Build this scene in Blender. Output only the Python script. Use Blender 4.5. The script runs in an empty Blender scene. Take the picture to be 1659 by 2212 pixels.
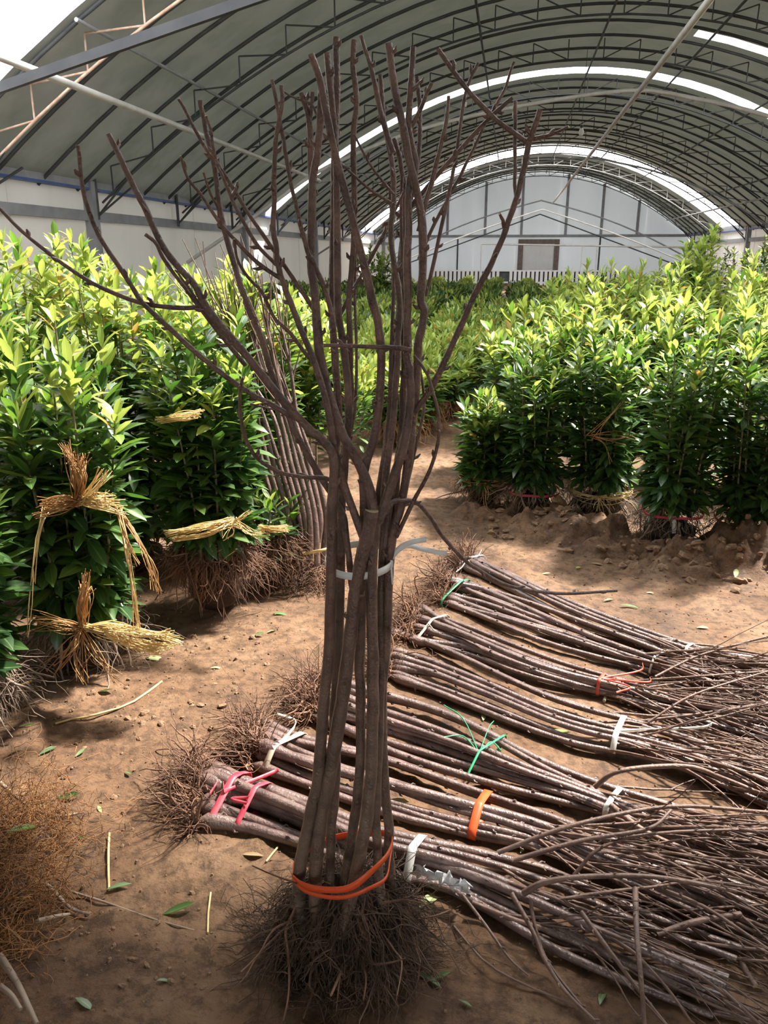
import bpy, math, random
import numpy as np
from mathutils import Matrix, Vector

# ------------------------------------------------------------------ camera, sky, sun, exposure
IW, IH, FPX, CAMZ = 1659, 2212, 1700.0, 1.5
PITCH, YAW = math.radians(18.05), math.radians(8.81)
scene = bpy.context.scene
COL = scene.collection
cam_d = bpy.data.cameras.new('camera')
cam = bpy.data.objects.new('camera', cam_d)
COL.objects.link(cam)
cam.location = (0, 0, CAMZ)
cam.rotation_euler = (math.pi / 2 - PITCH, 0, YAW)
cam_d.sensor_fit = 'VERTICAL'
cam_d.sensor_height = 36.0
cam_d.lens = 36.0 * FPX / IH
cam_d.clip_start = 0.02
cam_d.clip_end = 300
scene.camera = cam

world = bpy.data.worlds.new('overcast_sky')
scene.world = world
world.use_nodes = True
bg = world.node_tree.nodes['Background']
bg.inputs[0].default_value = (0.97, 0.975, 0.98, 1)
bg.inputs[1].default_value = 4.6

sun_d = bpy.data.lights.new('sun', 'SUN')
sun_d.energy = 16.0
sun_d.angle = math.radians(5)
sun_d.color = (1.0, 0.93, 0.82)
sun = bpy.data.objects.new('sun', sun_d)
COL.objects.link(sun)
SUN_EL, SUN_AZ = math.radians(55), math.radians(46)   # azimuth to the right of the building axis
sdir = Vector((math.sin(SUN_AZ) * math.cos(SUN_EL), math.cos(SUN_AZ) * math.cos(SUN_EL), math.sin(SUN_EL)))
sun.rotation_euler = sdir.to_track_quat('Z', 'Y').to_euler()
sun.location = sdir * 20

vs = scene.view_settings
vs.view_transform = 'Standard'
vs.look = 'None'
vs.gamma = 1
vs.use_curve_mapping = False
vs.exposure = 0.15
scene.cycles.max_bounces = 8
scene.cycles.transparent_max_bounces = 8
scene.cycles.caustics_reflective = False
scene.cycles.caustics_refractive = False
scene.cycles.sample_clamp_indirect = 6.0
scene.cycles.use_denoising = True

# ------------------------------------------------------------------ pixel -> place helpers
_f = np.array([-math.sin(YAW) * math.cos(PITCH), math.cos(YAW) * math.cos(PITCH), -math.sin(PITCH)])
_r = np.array([math.cos(YAW), math.sin(YAW), 0.0])
_u = np.cross(_r, _f)
CAM = np.array([0, 0, CAMZ])


def ray(x, y):
    d = _f * FPX + _r * (x - IW / 2) + _u * (IH / 2 - y)
    return d / np.linalg.norm(d)


def G(x, y, z=0.0):
    d = ray(x, y)
    return CAM + d * ((z - CAMZ) / d[2])


def atY(x, y, Y):
    d = ray(x, y)
    return CAM + d * (Y / d[1])


def px2r(w, p):
    """radius of something w pixels wide standing at p"""
    return 0.5 * w * float(np.dot(np.asarray(p) - CAM, _f)) / FPX


RNG = np.random.default_rng(7)
random.seed(7)

# ------------------------------------------------------------------ materials


def new_mat(name):
    m = bpy.data.materials.new(name)
    m.use_nodes = True
    nt = m.node_tree
    return m, nt, nt.nodes['Principled BSDF']


def mat(name, c1, c2=None, rough=0.6, scale=8.0, bump=0.0, bscale=None, metal=0.0, spec=0.5, stretch=None, detail=4.0, c3=None):
    m, nt, b = new_mat(name)
    b.inputs['Roughness'].default_value = rough
    b.inputs['Metallic'].default_value = metal
    b.inputs['Specular IOR Level'].default_value = spec
    b.inputs['Base Color'].default_value = (*c1, 1)
    tc = nt.nodes.new('ShaderNodeTexCoord')
    src = tc.outputs['Object']
    if stretch:
        mp = nt.nodes.new('ShaderNodeMapping')
        mp.inputs['Scale'].default_value = stretch
        nt.links.new(src, mp.inputs[0])
        src = mp.outputs[0]
    if c2:
        n = nt.nodes.new('ShaderNodeTexNoise')
        n.inputs['Scale'].default_value = scale
        n.inputs['Detail'].default_value = detail
        nt.links.new(src, n.inputs['Vector'])
        r = nt.nodes.new('ShaderNodeValToRGB')
        r.color_ramp.elements[0].position = 0.35
        r.color_ramp.elements[1].position = 0.68
        r.color_ramp.elements[0].color = (*c1, 1)
        r.color_ramp.elements[1].color = (*c2, 1)
        if c3:
            e = r.color_ramp.elements.new(0.52)
            e.color = (*c3, 1)
        nt.links.new(n.outputs[0], r.inputs[0])
        nt.links.new(r.outputs[0], b.inputs['Base Color'])
    if bump:
        n2 = nt.nodes.new('ShaderNodeTexNoise')
        n2.inputs['Scale'].default_value = bscale or scale * 4
        n2.inputs['Detail'].default_value = 5
        nt.links.new(src, n2.inputs['Vector'])
        bp = nt.nodes.new('ShaderNodeBump')
        bp.inputs['Strength'].default_value = bump
        bp.inputs['Distance'].default_value = 0.01
        nt.links.new(n2.outputs[0], bp.inputs['Height'])
        nt.links.new(bp.outputs[0], b.inputs['Normal'])
    return m


def add_translucent(m, color, fac):
    nt = m.node_tree
    b = nt.nodes['Principled BSDF']
    out = nt.nodes['Material Output']
    t = nt.nodes.new('ShaderNodeBsdfTranslucent')
    t.inputs[0].default_value = (*color, 1)
    mx = nt.nodes.new('ShaderNodeMixShader')
    mx.inputs[0].default_value = fac
    nt.links.new(b.outputs[0], mx.inputs[1])
    nt.links.new(t.outputs[0], mx.inputs[2])
    nt.links.new(mx.outputs[0], out.inputs[0])
    return m, t


def leaf_mat(name, ca, cb, trans, tfac=0.3, rough=0.38):
    """leaf: colour differs from leaf to leaf, pale midrib along the UV"""
    m, nt, b = new_mat(name)
    b.inputs['Roughness'].default_value = rough
    geo = nt.nodes.new('ShaderNodeNewGeometry')
    oi = nt.nodes.new('ShaderNodeObjectInfo')
    ad = nt.nodes.new('ShaderNodeMath'); ad.operation = 'ADD'
    fr = nt.nodes.new('ShaderNodeMath'); fr.operation = 'FRACT'
    nt.links.new(geo.outputs['Random Per Island'], ad.inputs[0])
    nt.links.new(oi.outputs['Random'], ad.inputs[1])
    nt.links.new(ad.outputs[0], fr.inputs[0])
    r = nt.nodes.new('ShaderNodeValToRGB')
    r.color_ramp.elements[0].color = (*ca, 1)
    r.color_ramp.elements[1].color = (*cb, 1)
    nt.links.new(fr.outputs[0], r.inputs[0])
    uv = nt.nodes.new('ShaderNodeUVMap')
    sx = nt.nodes.new('ShaderNodeSeparateXYZ')
    nt.links.new(uv.outputs[0], sx.inputs[0])
    s1 = nt.nodes.new('ShaderNodeMath'); s1.operation = 'SUBTRACT'; s1.inputs[1].default_value = 0.5
    s2 = nt.nodes.new('ShaderNodeMath'); s2.operation = 'ABSOLUTE'
    s3 = nt.nodes.new('ShaderNodeMath'); s3.operation = 'LESS_THAN'; s3.inputs[1].default_value = 0.05
    nt.links.new(sx.outputs[0], s1.inputs[0]); nt.links.new(s1.outputs[0], s2.inputs[0]); nt.links.new(s2.outputs[0], s3.inputs[0])
    mx = nt.nodes.new('ShaderNodeMix'); mx.data_type = 'RGBA'
    nt.links.new(s3.outputs[0], mx.inputs['Factor'])
    nt.links.new(r.outputs[0], mx.inputs['A'])
    mx.inputs['B'].default_value = (min(1, cb[0] * 1.5 + .03), min(1, cb[1] * 1.35 + .03), cb[2] * 1.2 + .01, 1)
    nt.links.new(mx.outputs['Result'], b.inputs['Base Color'])
    add_translucent(m, trans, tfac)
    return m


M = {}
M['bark'] = mat('bark', (0.078, 0.042, 0.032), (0.19, 0.108, 0.08), 0.42, 22, 0.5, 160, spec=0.5)
def bark_by_age(m):
    nt = m.node_tree; b = nt.nodes['Principled BSDF']
    src = b.inputs['Base Color'].links[0].from_socket
    tc = nt.nodes.new('ShaderNodeTexCoord'); sx = nt.nodes.new('ShaderNodeSeparateXYZ'); mr = nt.nodes.new('ShaderNodeMapRange')
    mr.inputs['From Min'].default_value = .25; mr.inputs['From Max'].default_value = 1.15
    mr.inputs['To Min'].default_value = .85; mr.inputs['To Max'].default_value = 0
    mx = nt.nodes.new('ShaderNodeMix'); mx.data_type = 'RGBA'
    n = nt.nodes.new('ShaderNodeTexNoise'); n.inputs['Scale'].default_value = 30
    r = nt.nodes.new('ShaderNodeValToRGB')
    r.color_ramp.elements[0].position = .35; r.color_ramp.elements[1].position = .68
    r.color_ramp.elements[0].color = (.10, .07, .05, 1); r.color_ramp.elements[1].color = (.21, .155, .11, 1)
    nt.links.new(tc.outputs['Object'], sx.inputs[0]); nt.links.new(sx.outputs[2], mr.inputs[0]); nt.links.new(mr.outputs[0], mx.inputs['Factor'])
    nt.links.new(tc.outputs['Object'], n.inputs['Vector']); nt.links.new(n.outputs[0], r.inputs[0])
    nt.links.new(src, mx.inputs['A']); nt.links.new(r.outputs[0], mx.inputs['B']); nt.links.new(mx.outputs['Result'], b.inputs['Base Color'])


bark_by_age(M['bark'])
M['bark_low'] = mat('bark_low', (0.115, 0.085, 0.062), (0.20, 0.155, 0.115), 0.6, 18, 0.5, 140, spec=0.4)
M['bark_purple'] = mat('bark_purple', (0.085, 0.049, 0.044), (0.195, 0.13, 0.115), 0.33, 20, 0.35, 140, spec=0.85)
M['twig'] = mat('twig', (0.10, 0.057, 0.045), (0.20, 0.125, 0.095), 0.5, 25, 0.3, 120)
M['cut_wood'] = mat('cut_wood', (0.50, 0.40, 0.24), (0.62, 0.52, 0.34), 0.8, 60)
M['root_dark'] = mat('root_dark', (0.045, 0.027, 0.019), (0.15, 0.088, 0.055), 0.85, 14)
M['root_brown'] = mat('root_brown', (0.10, 0.05, 0.032), (0.24, 0.13, 0.08), 0.8, 12)
M['root_grey'] = mat('root_grey', (0.17, 0.125, 0.095), (0.34, 0.26, 0.2), 0.85, 12)
M['root_orange'] = mat('root_orange', (0.17, 0.075, 0.025), (0.38, 0.18, 0.065), 0.8, 9)
M['seedling_stem'] = mat('seedling_stem', (0.13, 0.11, 0.055), (0.24, 0.19, 0.11), 0.7, 20)
M['soil'] = mat('soil', (0.022, 0.014, 0.010), (0.06, 0.037, 0.024), 0.9, 14, 0.8, 60)
M['clod'] = mat('clod', (0.15, 0.088, 0.05), (0.26, 0.16, 0.095), 0.9, 2.0, 0.0)
M['straw'] = mat('straw', (0.55, 0.39, 0.16), (0.80, 0.62, 0.30), 0.6, 14, stretch=(1, 1, 1))
M['straw_brown'] = mat('straw_brown', (0.30, 0.15, 0.05), (0.52, 0.30, 0.12), 0.7, 14)
M['tape_white'] = mat('tape_white', (0.80, 0.80, 0.78), (0.9, 0.9, 0.88), 0.35, 30)
M['tape_orange'] = mat('tape_orange', (0.85, 0.12, 0.03), (0.9, 0.16, 0.05), 0.4, 30)
M['tape_pink'] = mat('tape_pink', (0.62, 0.06, 0.10), (0.75, 0.13, 0.17), 0.45, 30)
M['tape_red'] = mat('tape_red', (0.72, 0.10, 0.07), (0.8, 0.16, 0.1), 0.45, 30)
M['tape_green'] = mat('tape_green', (0.05, 0.42, 0.20), (0.08, 0.5, 0.26), 0.45, 30)
M['tape_beige'] = mat('tape_beige', (0.52, 0.46, 0.36), (0.62, 0.56, 0.46), 0.6, 30)
for k in ('tape_white', 'tape_orange', 'tape_pink', 'tape_red', 'tape_green'):
    c = M[k].node_tree.nodes['Principled BSDF'].inputs['Base Color'].default_value
    add_translucent(M[k], tuple(c)[:3], 0.25)
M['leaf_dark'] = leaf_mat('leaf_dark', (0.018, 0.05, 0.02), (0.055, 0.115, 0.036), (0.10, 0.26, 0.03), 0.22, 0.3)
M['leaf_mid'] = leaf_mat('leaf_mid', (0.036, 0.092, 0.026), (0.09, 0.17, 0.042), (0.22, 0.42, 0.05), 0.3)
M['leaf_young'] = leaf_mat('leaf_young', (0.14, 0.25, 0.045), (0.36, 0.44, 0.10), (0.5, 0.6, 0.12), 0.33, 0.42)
M['leaf_red'] = leaf_mat('leaf_red', (0.40, 0.25, 0.07), (0.52, 0.42, 0.12), (0.6, 0.38, 0.1), 0.35, 0.45)
M['leaf_dry'] = leaf_mat('leaf_dry', (0.20, 0.12, 0.06), (0.30, 0.20, 0.10), (0.3, 0.2, 0.1), 0.1, 0.6)
M['leaf_fallen'] = leaf_mat('leaf_fallen', (0.07, 0.13, 0.055), (0.14, 0.22, 0.09), (0.16, 0.28, 0.08), 0.15, 0.35)
M['leaf_pale'] = leaf_mat('leaf_pale', (0.32, 0.40, 0.16), (0.46, 0.52, 0.26), (0.4, 0.5, 0.2), 0.2, 0.45)
M['steel_dark'] = mat('steel_dark', (0.045, 0.05, 0.055), (0.075, 0.082, 0.085), 0.6, 4)
M['steel_grey'] = mat('steel_grey', (0.26, 0.27, 0.29), (0.34, 0.35, 0.37), 0.5, 4)
M['steel_black'] = mat('steel_black', (0.035, 0.037, 0.045), (0.06, 0.062, 0.07), 0.5, 4)
M['pipe_white'] = mat('pipe_white', (0.55, 0.54, 0.51), (0.70, 0.69, 0.66), 0.45, 5)
M['rust'] = mat('rust', (0.50, 0.30, 0.21), (0.66, 0.52, 0.42), 0.7, 12, c3=(0.58, 0.42, 0.32))
M['blue'] = mat('blue_steel', (0.05, 0.10, 0.30), (0.08, 0.14, 0.36), 0.5, 5)
M['brown_paint'] = mat('brown_paint', (0.16, 0.12, 0.10), (0.22, 0.17, 0.14), 0.7, 6)
M['white_paint'] = mat('white_paint', (0.74, 0.74, 0.73), (0.80, 0.80, 0.79), 0.5, 3)
M['bulb_glass'] = mat('bulb_glass', (0.85, 0.85, 0.82), None, 0.2)
M['plastic'] = mat('plastic_film', (0.72, 0.72, 0.74), (0.86, 0.86, 0.88), 0.15, 20, 0.6, 60)
M['wall'] = mat('wall_panel', (0.74, 0.725, 0.70), (0.82, 0.81, 0.79), 0.7, 0.7, stretch=(1, 1, 0.15))
add_translucent(M['wall'], (0.85, 0.82, 0.76), 0.16)
M['wall_end'] = mat('wall_end_panel', (0.72, 0.735, 0.74), (0.80, 0.81, 0.82), 0.7, 0.6, stretch=(1, 1, 0.15))
add_translucent(M['wall_end'], (0.8, 0.84, 0.87), 0.18)
# roof sheets: weathered grey cement sheet with greenish algae and damp stains
M['roof'] = mat('roof_sheet', (0.14, 0.142, 0.138), (0.29, 0.283, 0.30), 0.85, 1.0, 0.3, 30, c3=(0.235, 0.23, 0.24))
add_translucent(M['roof'], (0.30, 0.34, 0.27), 0.03)


def floor_mat():
    m, nt, b = new_mat('mud_floor')
    b.inputs['Specular IOR Level'].default_value = 0.35
    tc = nt.nodes.new('ShaderNodeTexCoord')
    def noise(s, d=6, ro=0.6):
        n = nt.nodes.new('ShaderNodeTexNoise')
        n.inputs['Scale'].default_value = s
        n.inputs['Detail'].default_value = d
        n.inputs['Roughness'].default_value = ro
        nt.links.new(tc.outputs['Object'], n.inputs['Vector'])
        return n
    def ramp(n, stops):
        r = nt.nodes.new('ShaderNodeValToRGB')
        el = r.color_ramp.elements
        el[0].position, el[0].color = stops[0][0], (*stops[0][1], 1)
        el[1].position, el[1].color = stops[-1][0], (*stops[-1][1], 1)
        for p, c in stops[1:-1]:
            e = el.new(p); e.color = (*c, 1)
        nt.links.new(n.outputs[0], r.inputs[0])
        return r
    n1 = noise(2.3)
    r1 = ramp(n1, [(0.30, (0.088, 0.047, 0.026)), (0.5, (0.172, 0.095, 0.051)), (0.70, (0.265, 0.16, 0.092))])
    n2 = noise(24, 9, 0.72)
    r2 = ramp(n2, [(0.40, (0.30, 0.28, 0.26)), (0.54, (1, 1, 1))])
    mx = nt.nodes.new('ShaderNodeMix'); mx.data_type = 'RGBA'; mx.blend_type = 'MULTIPLY'
    mx.inputs['Factor'].default_value = 0.75
    nt.links.new(r1.outputs[0], mx.inputs['A']); nt.links.new(r2.outputs[0], mx.inputs['B'])
    nt.links.new(mx.outputs['Result'], b.inputs['Base Color'])
    rr = ramp(noise(3.5), [(0.35, (0.55,) * 3), (0.65, (0.9,) * 3)])
    nt.links.new(rr.outputs[0], b.inputs['Roughness'])
    n3 = noise(34, 9, 0.7)
    bp = nt.nodes.new('ShaderNodeBump')
    bp.inputs['Strength'].default_value = 0.7
    bp.inputs['Distance'].default_value = 0.022
    nt.links.new(n3.outputs[0], bp.inputs['Height'])
    nt.links.new(bp.outputs[0], b.inputs['Normal'])
    return m


M['floor'] = floor_mat()

# ------------------------------------------------------------------ mesh helpers


def norm(v, ax=-1):
    return v / np.maximum(np.linalg.norm(v, axis=ax, keepdims=True), 1e-9)


def np_mesh(name, V, Q, mats, mat_idx=None, uv=None, smooth=True):
    """mesh from vertices (n,3) and quads (m,4)"""
    me = bpy.data.meshes.new(name)
    V = np.ascontiguousarray(V, dtype=np.float32)
    Q = np.ascontiguousarray(Q, dtype=np.int32)
    me.vertices.add(len(V)); me.vertices.foreach_set('co', V.ravel())
    me.loops.add(Q.size); me.loops.foreach_set('vertex_index', Q.ravel())
    me.polygons.add(len(Q))
    me.polygons.foreach_set('loop_start', np.arange(0, Q.size, Q.shape[1], dtype=np.int32))
    me.polygons.foreach_set('use_smooth', np.full(len(Q), smooth, dtype=bool))
    for m in (mats if isinstance(mats, (list, tuple)) else [mats]):
        me.materials.append(M[m] if isinstance(m, str) else m)
    if mat_idx is not None:
        me.polygons.foreach_set('material_index', np.ascontiguousarray(mat_idx, dtype=np.int32))
    if uv is not None:
        l = me.uv_layers.new(name='UVMap')
        l.data.foreach_set('uv', np.ascontiguousarray(uv[Q.ravel()], dtype=np.float32).ravel())
    me.update(calc_edges=True)
    return me


def tubes(P, R, sides=5):
    """P (n,s,3) paths, R (n,s) radii -> verts, quads (vectorised)"""
    P = np.asarray(P, float)
    if P.ndim == 2:
        P = P[None]; R = np.asarray(R, float)[None]
    n, s, _ = P.shape
    R = np.broadcast_to(R, (n, s))
    T = norm(np.gradient(P, axis=1))
    mean = norm(T.mean(1))
    ref = np.eye(3)[np.argmin(np.abs(mean), axis=1)]
    N1 = norm(np.cross(T, ref[:, None, :]))
    N2 = np.cross(T, N1)
    a = np.arange(sides) * 2 * np.pi / sides
    V = P[:, :, None] + R[..., None, None] * (np.cos(a)[:, None] * N1[:, :, None] + np.sin(a)[:, None] * N2[:, :, None])
    i = np.arange(n)[:, None, None] * s * sides
    j = np.arange(s - 1)[None, :, None] * sides
    k = np.arange(sides)[None, None, :]
    k2 = (k + 1) % sides
    Q = np.stack([i + j + k, i + j + k2, i + j + sides + k2, i + j + sides + k], -1).reshape(-1, 4)
    return V.reshape(-1, 3), Q


class MB:
    """collects quads"""
    def __init__(s):
        s.V, s.Q, s.I, s.n = [], [], [], 0

    def add(s, V, Q, mi=0):
        V = np.asarray(V, float); Q = np.asarray(Q, int)
        s.V.append(V); s.Q.append(Q + s.n); s.I.append(np.full(len(Q), mi)); s.n += len(V)
        return s

    def tube(s, P, R, sides=6, cap=None, mi=0):
        P = np.asarray(P, float)
        if np.isscalar(R):
            R = np.full(len(P), R)
        V, Q = tubes(P, R, sides)
        s.add(V, Q, mi)
        for end in (0, -1):        # close both ends with a small fan of quads
            c = V[:sides] if end == 0 else V[-sides:]
            cv = np.vstack([c, c.mean(0)[None]])
            if sides % 2 == 0:
                q = [[k, (k + 1) % sides, (k + 2) % sides, sides] for k in range(0, sides, 2)]
            else:
                q = [[k, (k + 1) % sides, sides, sides] for k in range(sides)]
                q = [[k, (k + 1) % sides, (k + 2) % sides, sides] for k in range(0, sides - 1, 2)] + [[sides - 1, 0, sides, sides - 1]][:0]
            s.add(cv, q, (cap if (cap is not None and end == -1) else mi))
        return s

    def box(s, a, b, mi=0):
        x0, y0, z0 = a; x1, y1, z1 = b
        V = [(x0, y0, z0), (x1, y0, z0), (x1, y1, z0), (x0, y1, z0), (x0, y0, z1), (x1, y0, z1), (x1, y1, z1), (x0, y1, z1)]
        return s.add(V, [[0, 3, 2, 1], [4, 5, 6, 7], [0, 1, 5, 4], [1, 2, 6, 5], [2, 3, 7, 6], [3, 0, 4, 7]], mi)

    def ribbon(s, P, wv, w, th=0.0012, closed=False, mi=0):
        """flat tape along P; wv = width direction(s)"""
        P = np.asarray(P, float); n = len(P)
        wv = np.broadcast_to(np.asarray(wv, float), P.shape)
        T = norm(np.roll(P, -1, 0) - np.roll(P, 1, 0)) if closed else norm(np.gradient(P, axis=0))
        N = norm(np.cross(T, wv)); Wd = norm(np.cross(N, T))
        w = np.broadcast_to(w, (n,))[:, None]
        V = np.stack([P - Wd * w / 2 - N * th, P + Wd * w / 2 - N * th, P + Wd * w / 2 + N * th, P - Wd * w / 2 + N * th], 1).reshape(-1, 3)
        Q = []
        for i in range(n if closed else n - 1):
            j = (i + 1) % n
            for k in range(4):
                Q.append([i * 4 + k, i * 4 + (k + 1) % 4, j * 4 + (k + 1) % 4, j * 4 + k])
        if not closed:
            Q += [[0, 1, 2, 3], [4 * n - 1, 4 * n - 2, 4 * n - 3, 4 * n - 4]]
        return s.add(V, Q, mi)

    def mesh(s, name, mats, smooth=True, off=None):
        V = np.vstack(s.V)
        if off is not None:
            V = V - np.asarray(off)
        return np_mesh(name, V, np.vstack(s.Q), mats, np.concatenate(s.I), None, smooth)

    def build(s, name, mats, parent=None, smooth=True, kind=None):
        off = np.array(parent_origin(parent)) if parent is not None else None
        return put(name, s.mesh(name, mats, smooth, off), parent, kind=kind)


ORIGIN = {}


def parent_origin(p):
    return ORIGIN.get(p.name, (0, 0, 0))


def put(name, me, parent=None, loc=None, kind=None):
    o = bpy.data.objects.new(name, me)
    COL.objects.link(o)
    if parent is not None:
        o.parent = parent
        ORIGIN[o.name] = parent_origin(parent)
    if loc is not None:
        o.location = loc
    if kind:
        o['kind'] = kind
    return o


def thing(name, label, cat, loc, group=None, kind=None):
    o = bpy.data.objects.new(name, None)
    COL.objects.link(o)
    o.empty_display_size = 0.1
    o.location = loc
    ORIGIN[o.name] = tuple(float(v) for v in loc)
    return tag(o, label, cat, group, kind)


def tag(o, label=None, cat=None, group=None, kind=None):
    if label: o['label'] = label
    if cat: o['category'] = cat
    if group: o['group'] = group
    if kind: o['kind'] = kind
    return o


def spline(P, n=None, per=4):
    """Catmull-Rom through the rows of P (any width)"""
    P = np.asarray(P, float)
    if len(P) < 3:
        t = np.linspace(0, 1, (n or per * 2))[:, None]
        return P[0] * (1 - t) + P[-1] * t
    E = np.vstack([2 * P[0] - P[1], P, 2 * P[-1] - P[-2]])
    m = n or (len(P) - 1) * per + 1
    t = np.linspace(0, len(P) - 1, m)
    i = np.minimum(t.astype(int), len(P) - 2)
    u = (t - i)[:, None]
    a, b, c, d = E[i], E[i + 1], E[i + 2], E[i + 3]
    return 0.5 * (2 * b + (c - a) * u + (2 * a - 5 * b + 4 * c - d) * u * u + (3 * b - a - 3 * c + d) * u ** 3)


def vnoise(x, y, seed=0):
    """smooth 2-D value noise, vectorised, about -1..1"""
    xi = np.floor(x).astype(np.int64); yi = np.floor(y).astype(np.int64)
    fx = x - xi; fy = y - yi
    fx = fx * fx * (3 - 2 * fx); fy = fy * fy * (3 - 2 * fy)
    def h(a, b):
        n = (a * 374761393 + b * 668265263 + seed * 974634777) & 0xFFFFFFFF
        n = ((n ^ (n >> 13)) * 1274126177) & 0xFFFFFFFF
        return ((n ^ (n >> 16)) & 0xFFFF) / 32767.5 - 1
    return (h(xi, yi) * (1 - fx) + h(xi + 1, yi) * fx) * (1 - fy) + (h(xi, yi + 1) * (1 - fx) + h(xi + 1, yi + 1) * fx) * fy


# ------------------------------------------------------------------ the shed: floor, walls, arched roof
XC, HW, ZA, ZE = 1.33, 8.1, 5.86, 2.52
XL, XR, YEND = XC - HW, XC + HW, 47.0


def roofz(x):
    return ZE + (ZA - ZE) * (1 - ((np.asarray(x, float) - XC) / HW) ** 2)


MOUNDS = [(G(1230, 1150), 0.36, 0.10), (G(1330, 1180), 0.28, 0.08), (G(1130, 1120), 0.28, 0.06), (G(1560, 1205), 0.32, 0.09),
          (G(1050, 1110), 0.22, 0.05), (G(1440, 1225), 0.25, 0.05), (G(1659, 1220), 0.35, 0.10)]


def gh(x, y):
    """height of the ground"""
    x = np.asarray(x, float); y = np.asarray(y, float)
    z = 0.012 * vnoise(x * 1.7, y * 1.7, 1) + 0.006 * vnoise(x * 6, y * 6, 2)
    rough = np.clip(0.55 + 0.9 * vnoise(x * 2.1 + 9, y * 2.1, 5), 0.15, 1.3)
    z = z + rough * (0.008 * vnoise(x * 15, y * 15, 3) + 0.006 * vnoise(x * 27, y * 27, 4))
    for p, r, h in MOUNDS:
        d2 = ((x - p[0]) ** 2 + ((y - p[1]) * 1.5) ** 2) / r ** 2
        k = np.clip(1 - d2, 0, 1)
        z = z + k ** .8 * (h + 0.06 * vnoise(x * 8, y * 8, 6) + 0.045 * vnoise(x * 19, y * 19, 7) + .02 * vnoise(x * 33, y * 33, 8))
    return z


def make_floor():
    ys = np.concatenate([np.arange(-8, 0.8, 0.4), np.arange(0.8, 3.0, 0.014), np.arange(3.0, 6.0, 0.022), np.arange(6.0, 12, 0.12), np.arange(12, 48.1, 1.0)])
    xs = np.concatenate([np.arange(XL - .3, -2.2, 0.25), np.arange(-2.2, 2.6, 0.0165), np.arange(2.6, XR + .5, 0.25)])
    X, Y = np.meshgrid(xs, ys)
    Z = gh(X, Y)
    V = np.stack([X, Y, Z], -1).reshape(-1, 3)
    nx, ny = len(xs), len(ys)
    a = (np.arange(ny - 1)[:, None] * nx + np.arange(nx - 1)[None]).reshape(-1)
    Q = np.stack([a, a + 1, a + nx + 1, a + nx], -1)
    o = put('floor', np_mesh('floor', V, Q, 'floor'))
    tag(o, 'bare brown trampled mud floor of the shed', None, None, 'structure')
    return o


FLOOR = make_floor()

# ---- roof
ceiling = thing('ceiling', 'arched grey roof of curved sheets on steel ribs', None, (0, 0, 0), None, 'structure')
NA = 33
ax = np.linspace(XL, XR, NA)


def arch_panel(y0, y1, xa, xb, dz):
    xs = np.linspace(XL, XR, 25)
    xs = xs[(xs >= xa - .01) & (xs <= xb + .01)]
    z = roofz(xs) + dz
    V = np.concatenate([np.stack([xs, np.full_like(xs, y0), z], -1), np.stack([xs, np.full_like(xs, y1), z], -1)])
    n = len(xs); k = np.arange(n - 1)
    put('roof_panel', np_mesh('roof_panel', V, np.stack([k, k + 1, k + n + 1, k + n], -1), 'roof'), ceiling)


SKYLIGHTS = [(4.4, 9.0), (22.0, 22.7), (36.2, 39.4)]
PART_LIGHT = (18.1, 18.55, 3.36)      # only on the far right slope
edges = [-6.0]
while edges[-1] < YEND:
    edges.append(edges[-1] + 1.08)
cuts = sorted(set([round(e, 3) for e in edges if e < YEND] + [YEND] + [v for s in SKYLIGHTS for v in s] + [PART_LIGHT[0], PART_LIGHT[1]]))
cuts = [c for i, c in enumerate(cuts) if i == 0 or c - cuts[i - 1] > 0.02]
for i in range(len(cuts) - 1):
    y0, y1 = cuts[i], cuts[i + 1]
    m = (y0 + y1) / 2
    if any(s[0] < m < s[1] for s in SKYLIGHTS):
        continue
    dz = 0.0
    if PART_LIGHT[0] < m < PART_LIGHT[1]:
        arch_panel(y0, y1, XL, PART_LIGHT[2], dz)
    else:
        arch_panel(y0, y1, XL, XR, dz)
# ribs at the sheet joints (one mesh, copied along the shed)
rib = MB().tube(np.stack([ax, np.zeros(NA), roofz(ax) - 0.05], -1), 0.028, 6)
rib_me = rib.mesh('arch_rib', 'steel_dark')
for y in edges:
    if (9.0 < y < YEND or y < 4.4) and not 36.2 < y < 39.4 and not 22.0 < y < 22.7:
        put('arch_rib', rib_me, ceiling, (0, y, 0))
# lattice trusses: lower chord + zigzag web
TD = 0.42
chx = np.linspace(XL + 0.25, XR - 0.25, NA)
nodes = np.linspace(XL + 0.45, XR - 0.45, 22)
TR_Y = [9.42, 12.66, 15.9, 19.14, 23.0, 25.6, 28.9, 32.1, 35.5, 39.8, 41.8, 45.1]
webs = {}
for k, tm in enumerate(('rust', 'steel_dark', 'pipe_white')):
    ch = MB().tube(np.stack([chx, np.zeros(NA), roofz(chx) - TD], -1), 0.019, 6).mesh('roof_truss', tm)
    wb = []
    for i, x in enumerate(nodes):
        zb = roofz(x) - TD
        x2 = nodes[max(i - 1, 0)] if x < XC else nodes[min(i + 1, len(nodes) - 1)]
        for xt in (x, x2):
            wb.append(MB().tube([(x, 0, zb), (xt, 0, roofz(xt) - .04)], 0.0125, 5).mesh('web_bar', tm))
    webs[tm] = (ch, wb)
for i, y in enumerate(TR_Y):
    ch, wb = webs['rust' if i == 0 else 'pipe_white' if i == 9 else 'steel_dark']
    t = put('roof_truss', ch, ceiling, (0, y, 0))
    for w in wb:
        put('web_bar', w, t)


def longpipe(name, x, z, y0, y1, r, m):
    put(name, MB().tube([(x, y, z) for y in np.linspace(y0, y1, 12)], r, 8).mesh(name, m), ceiling)


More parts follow.
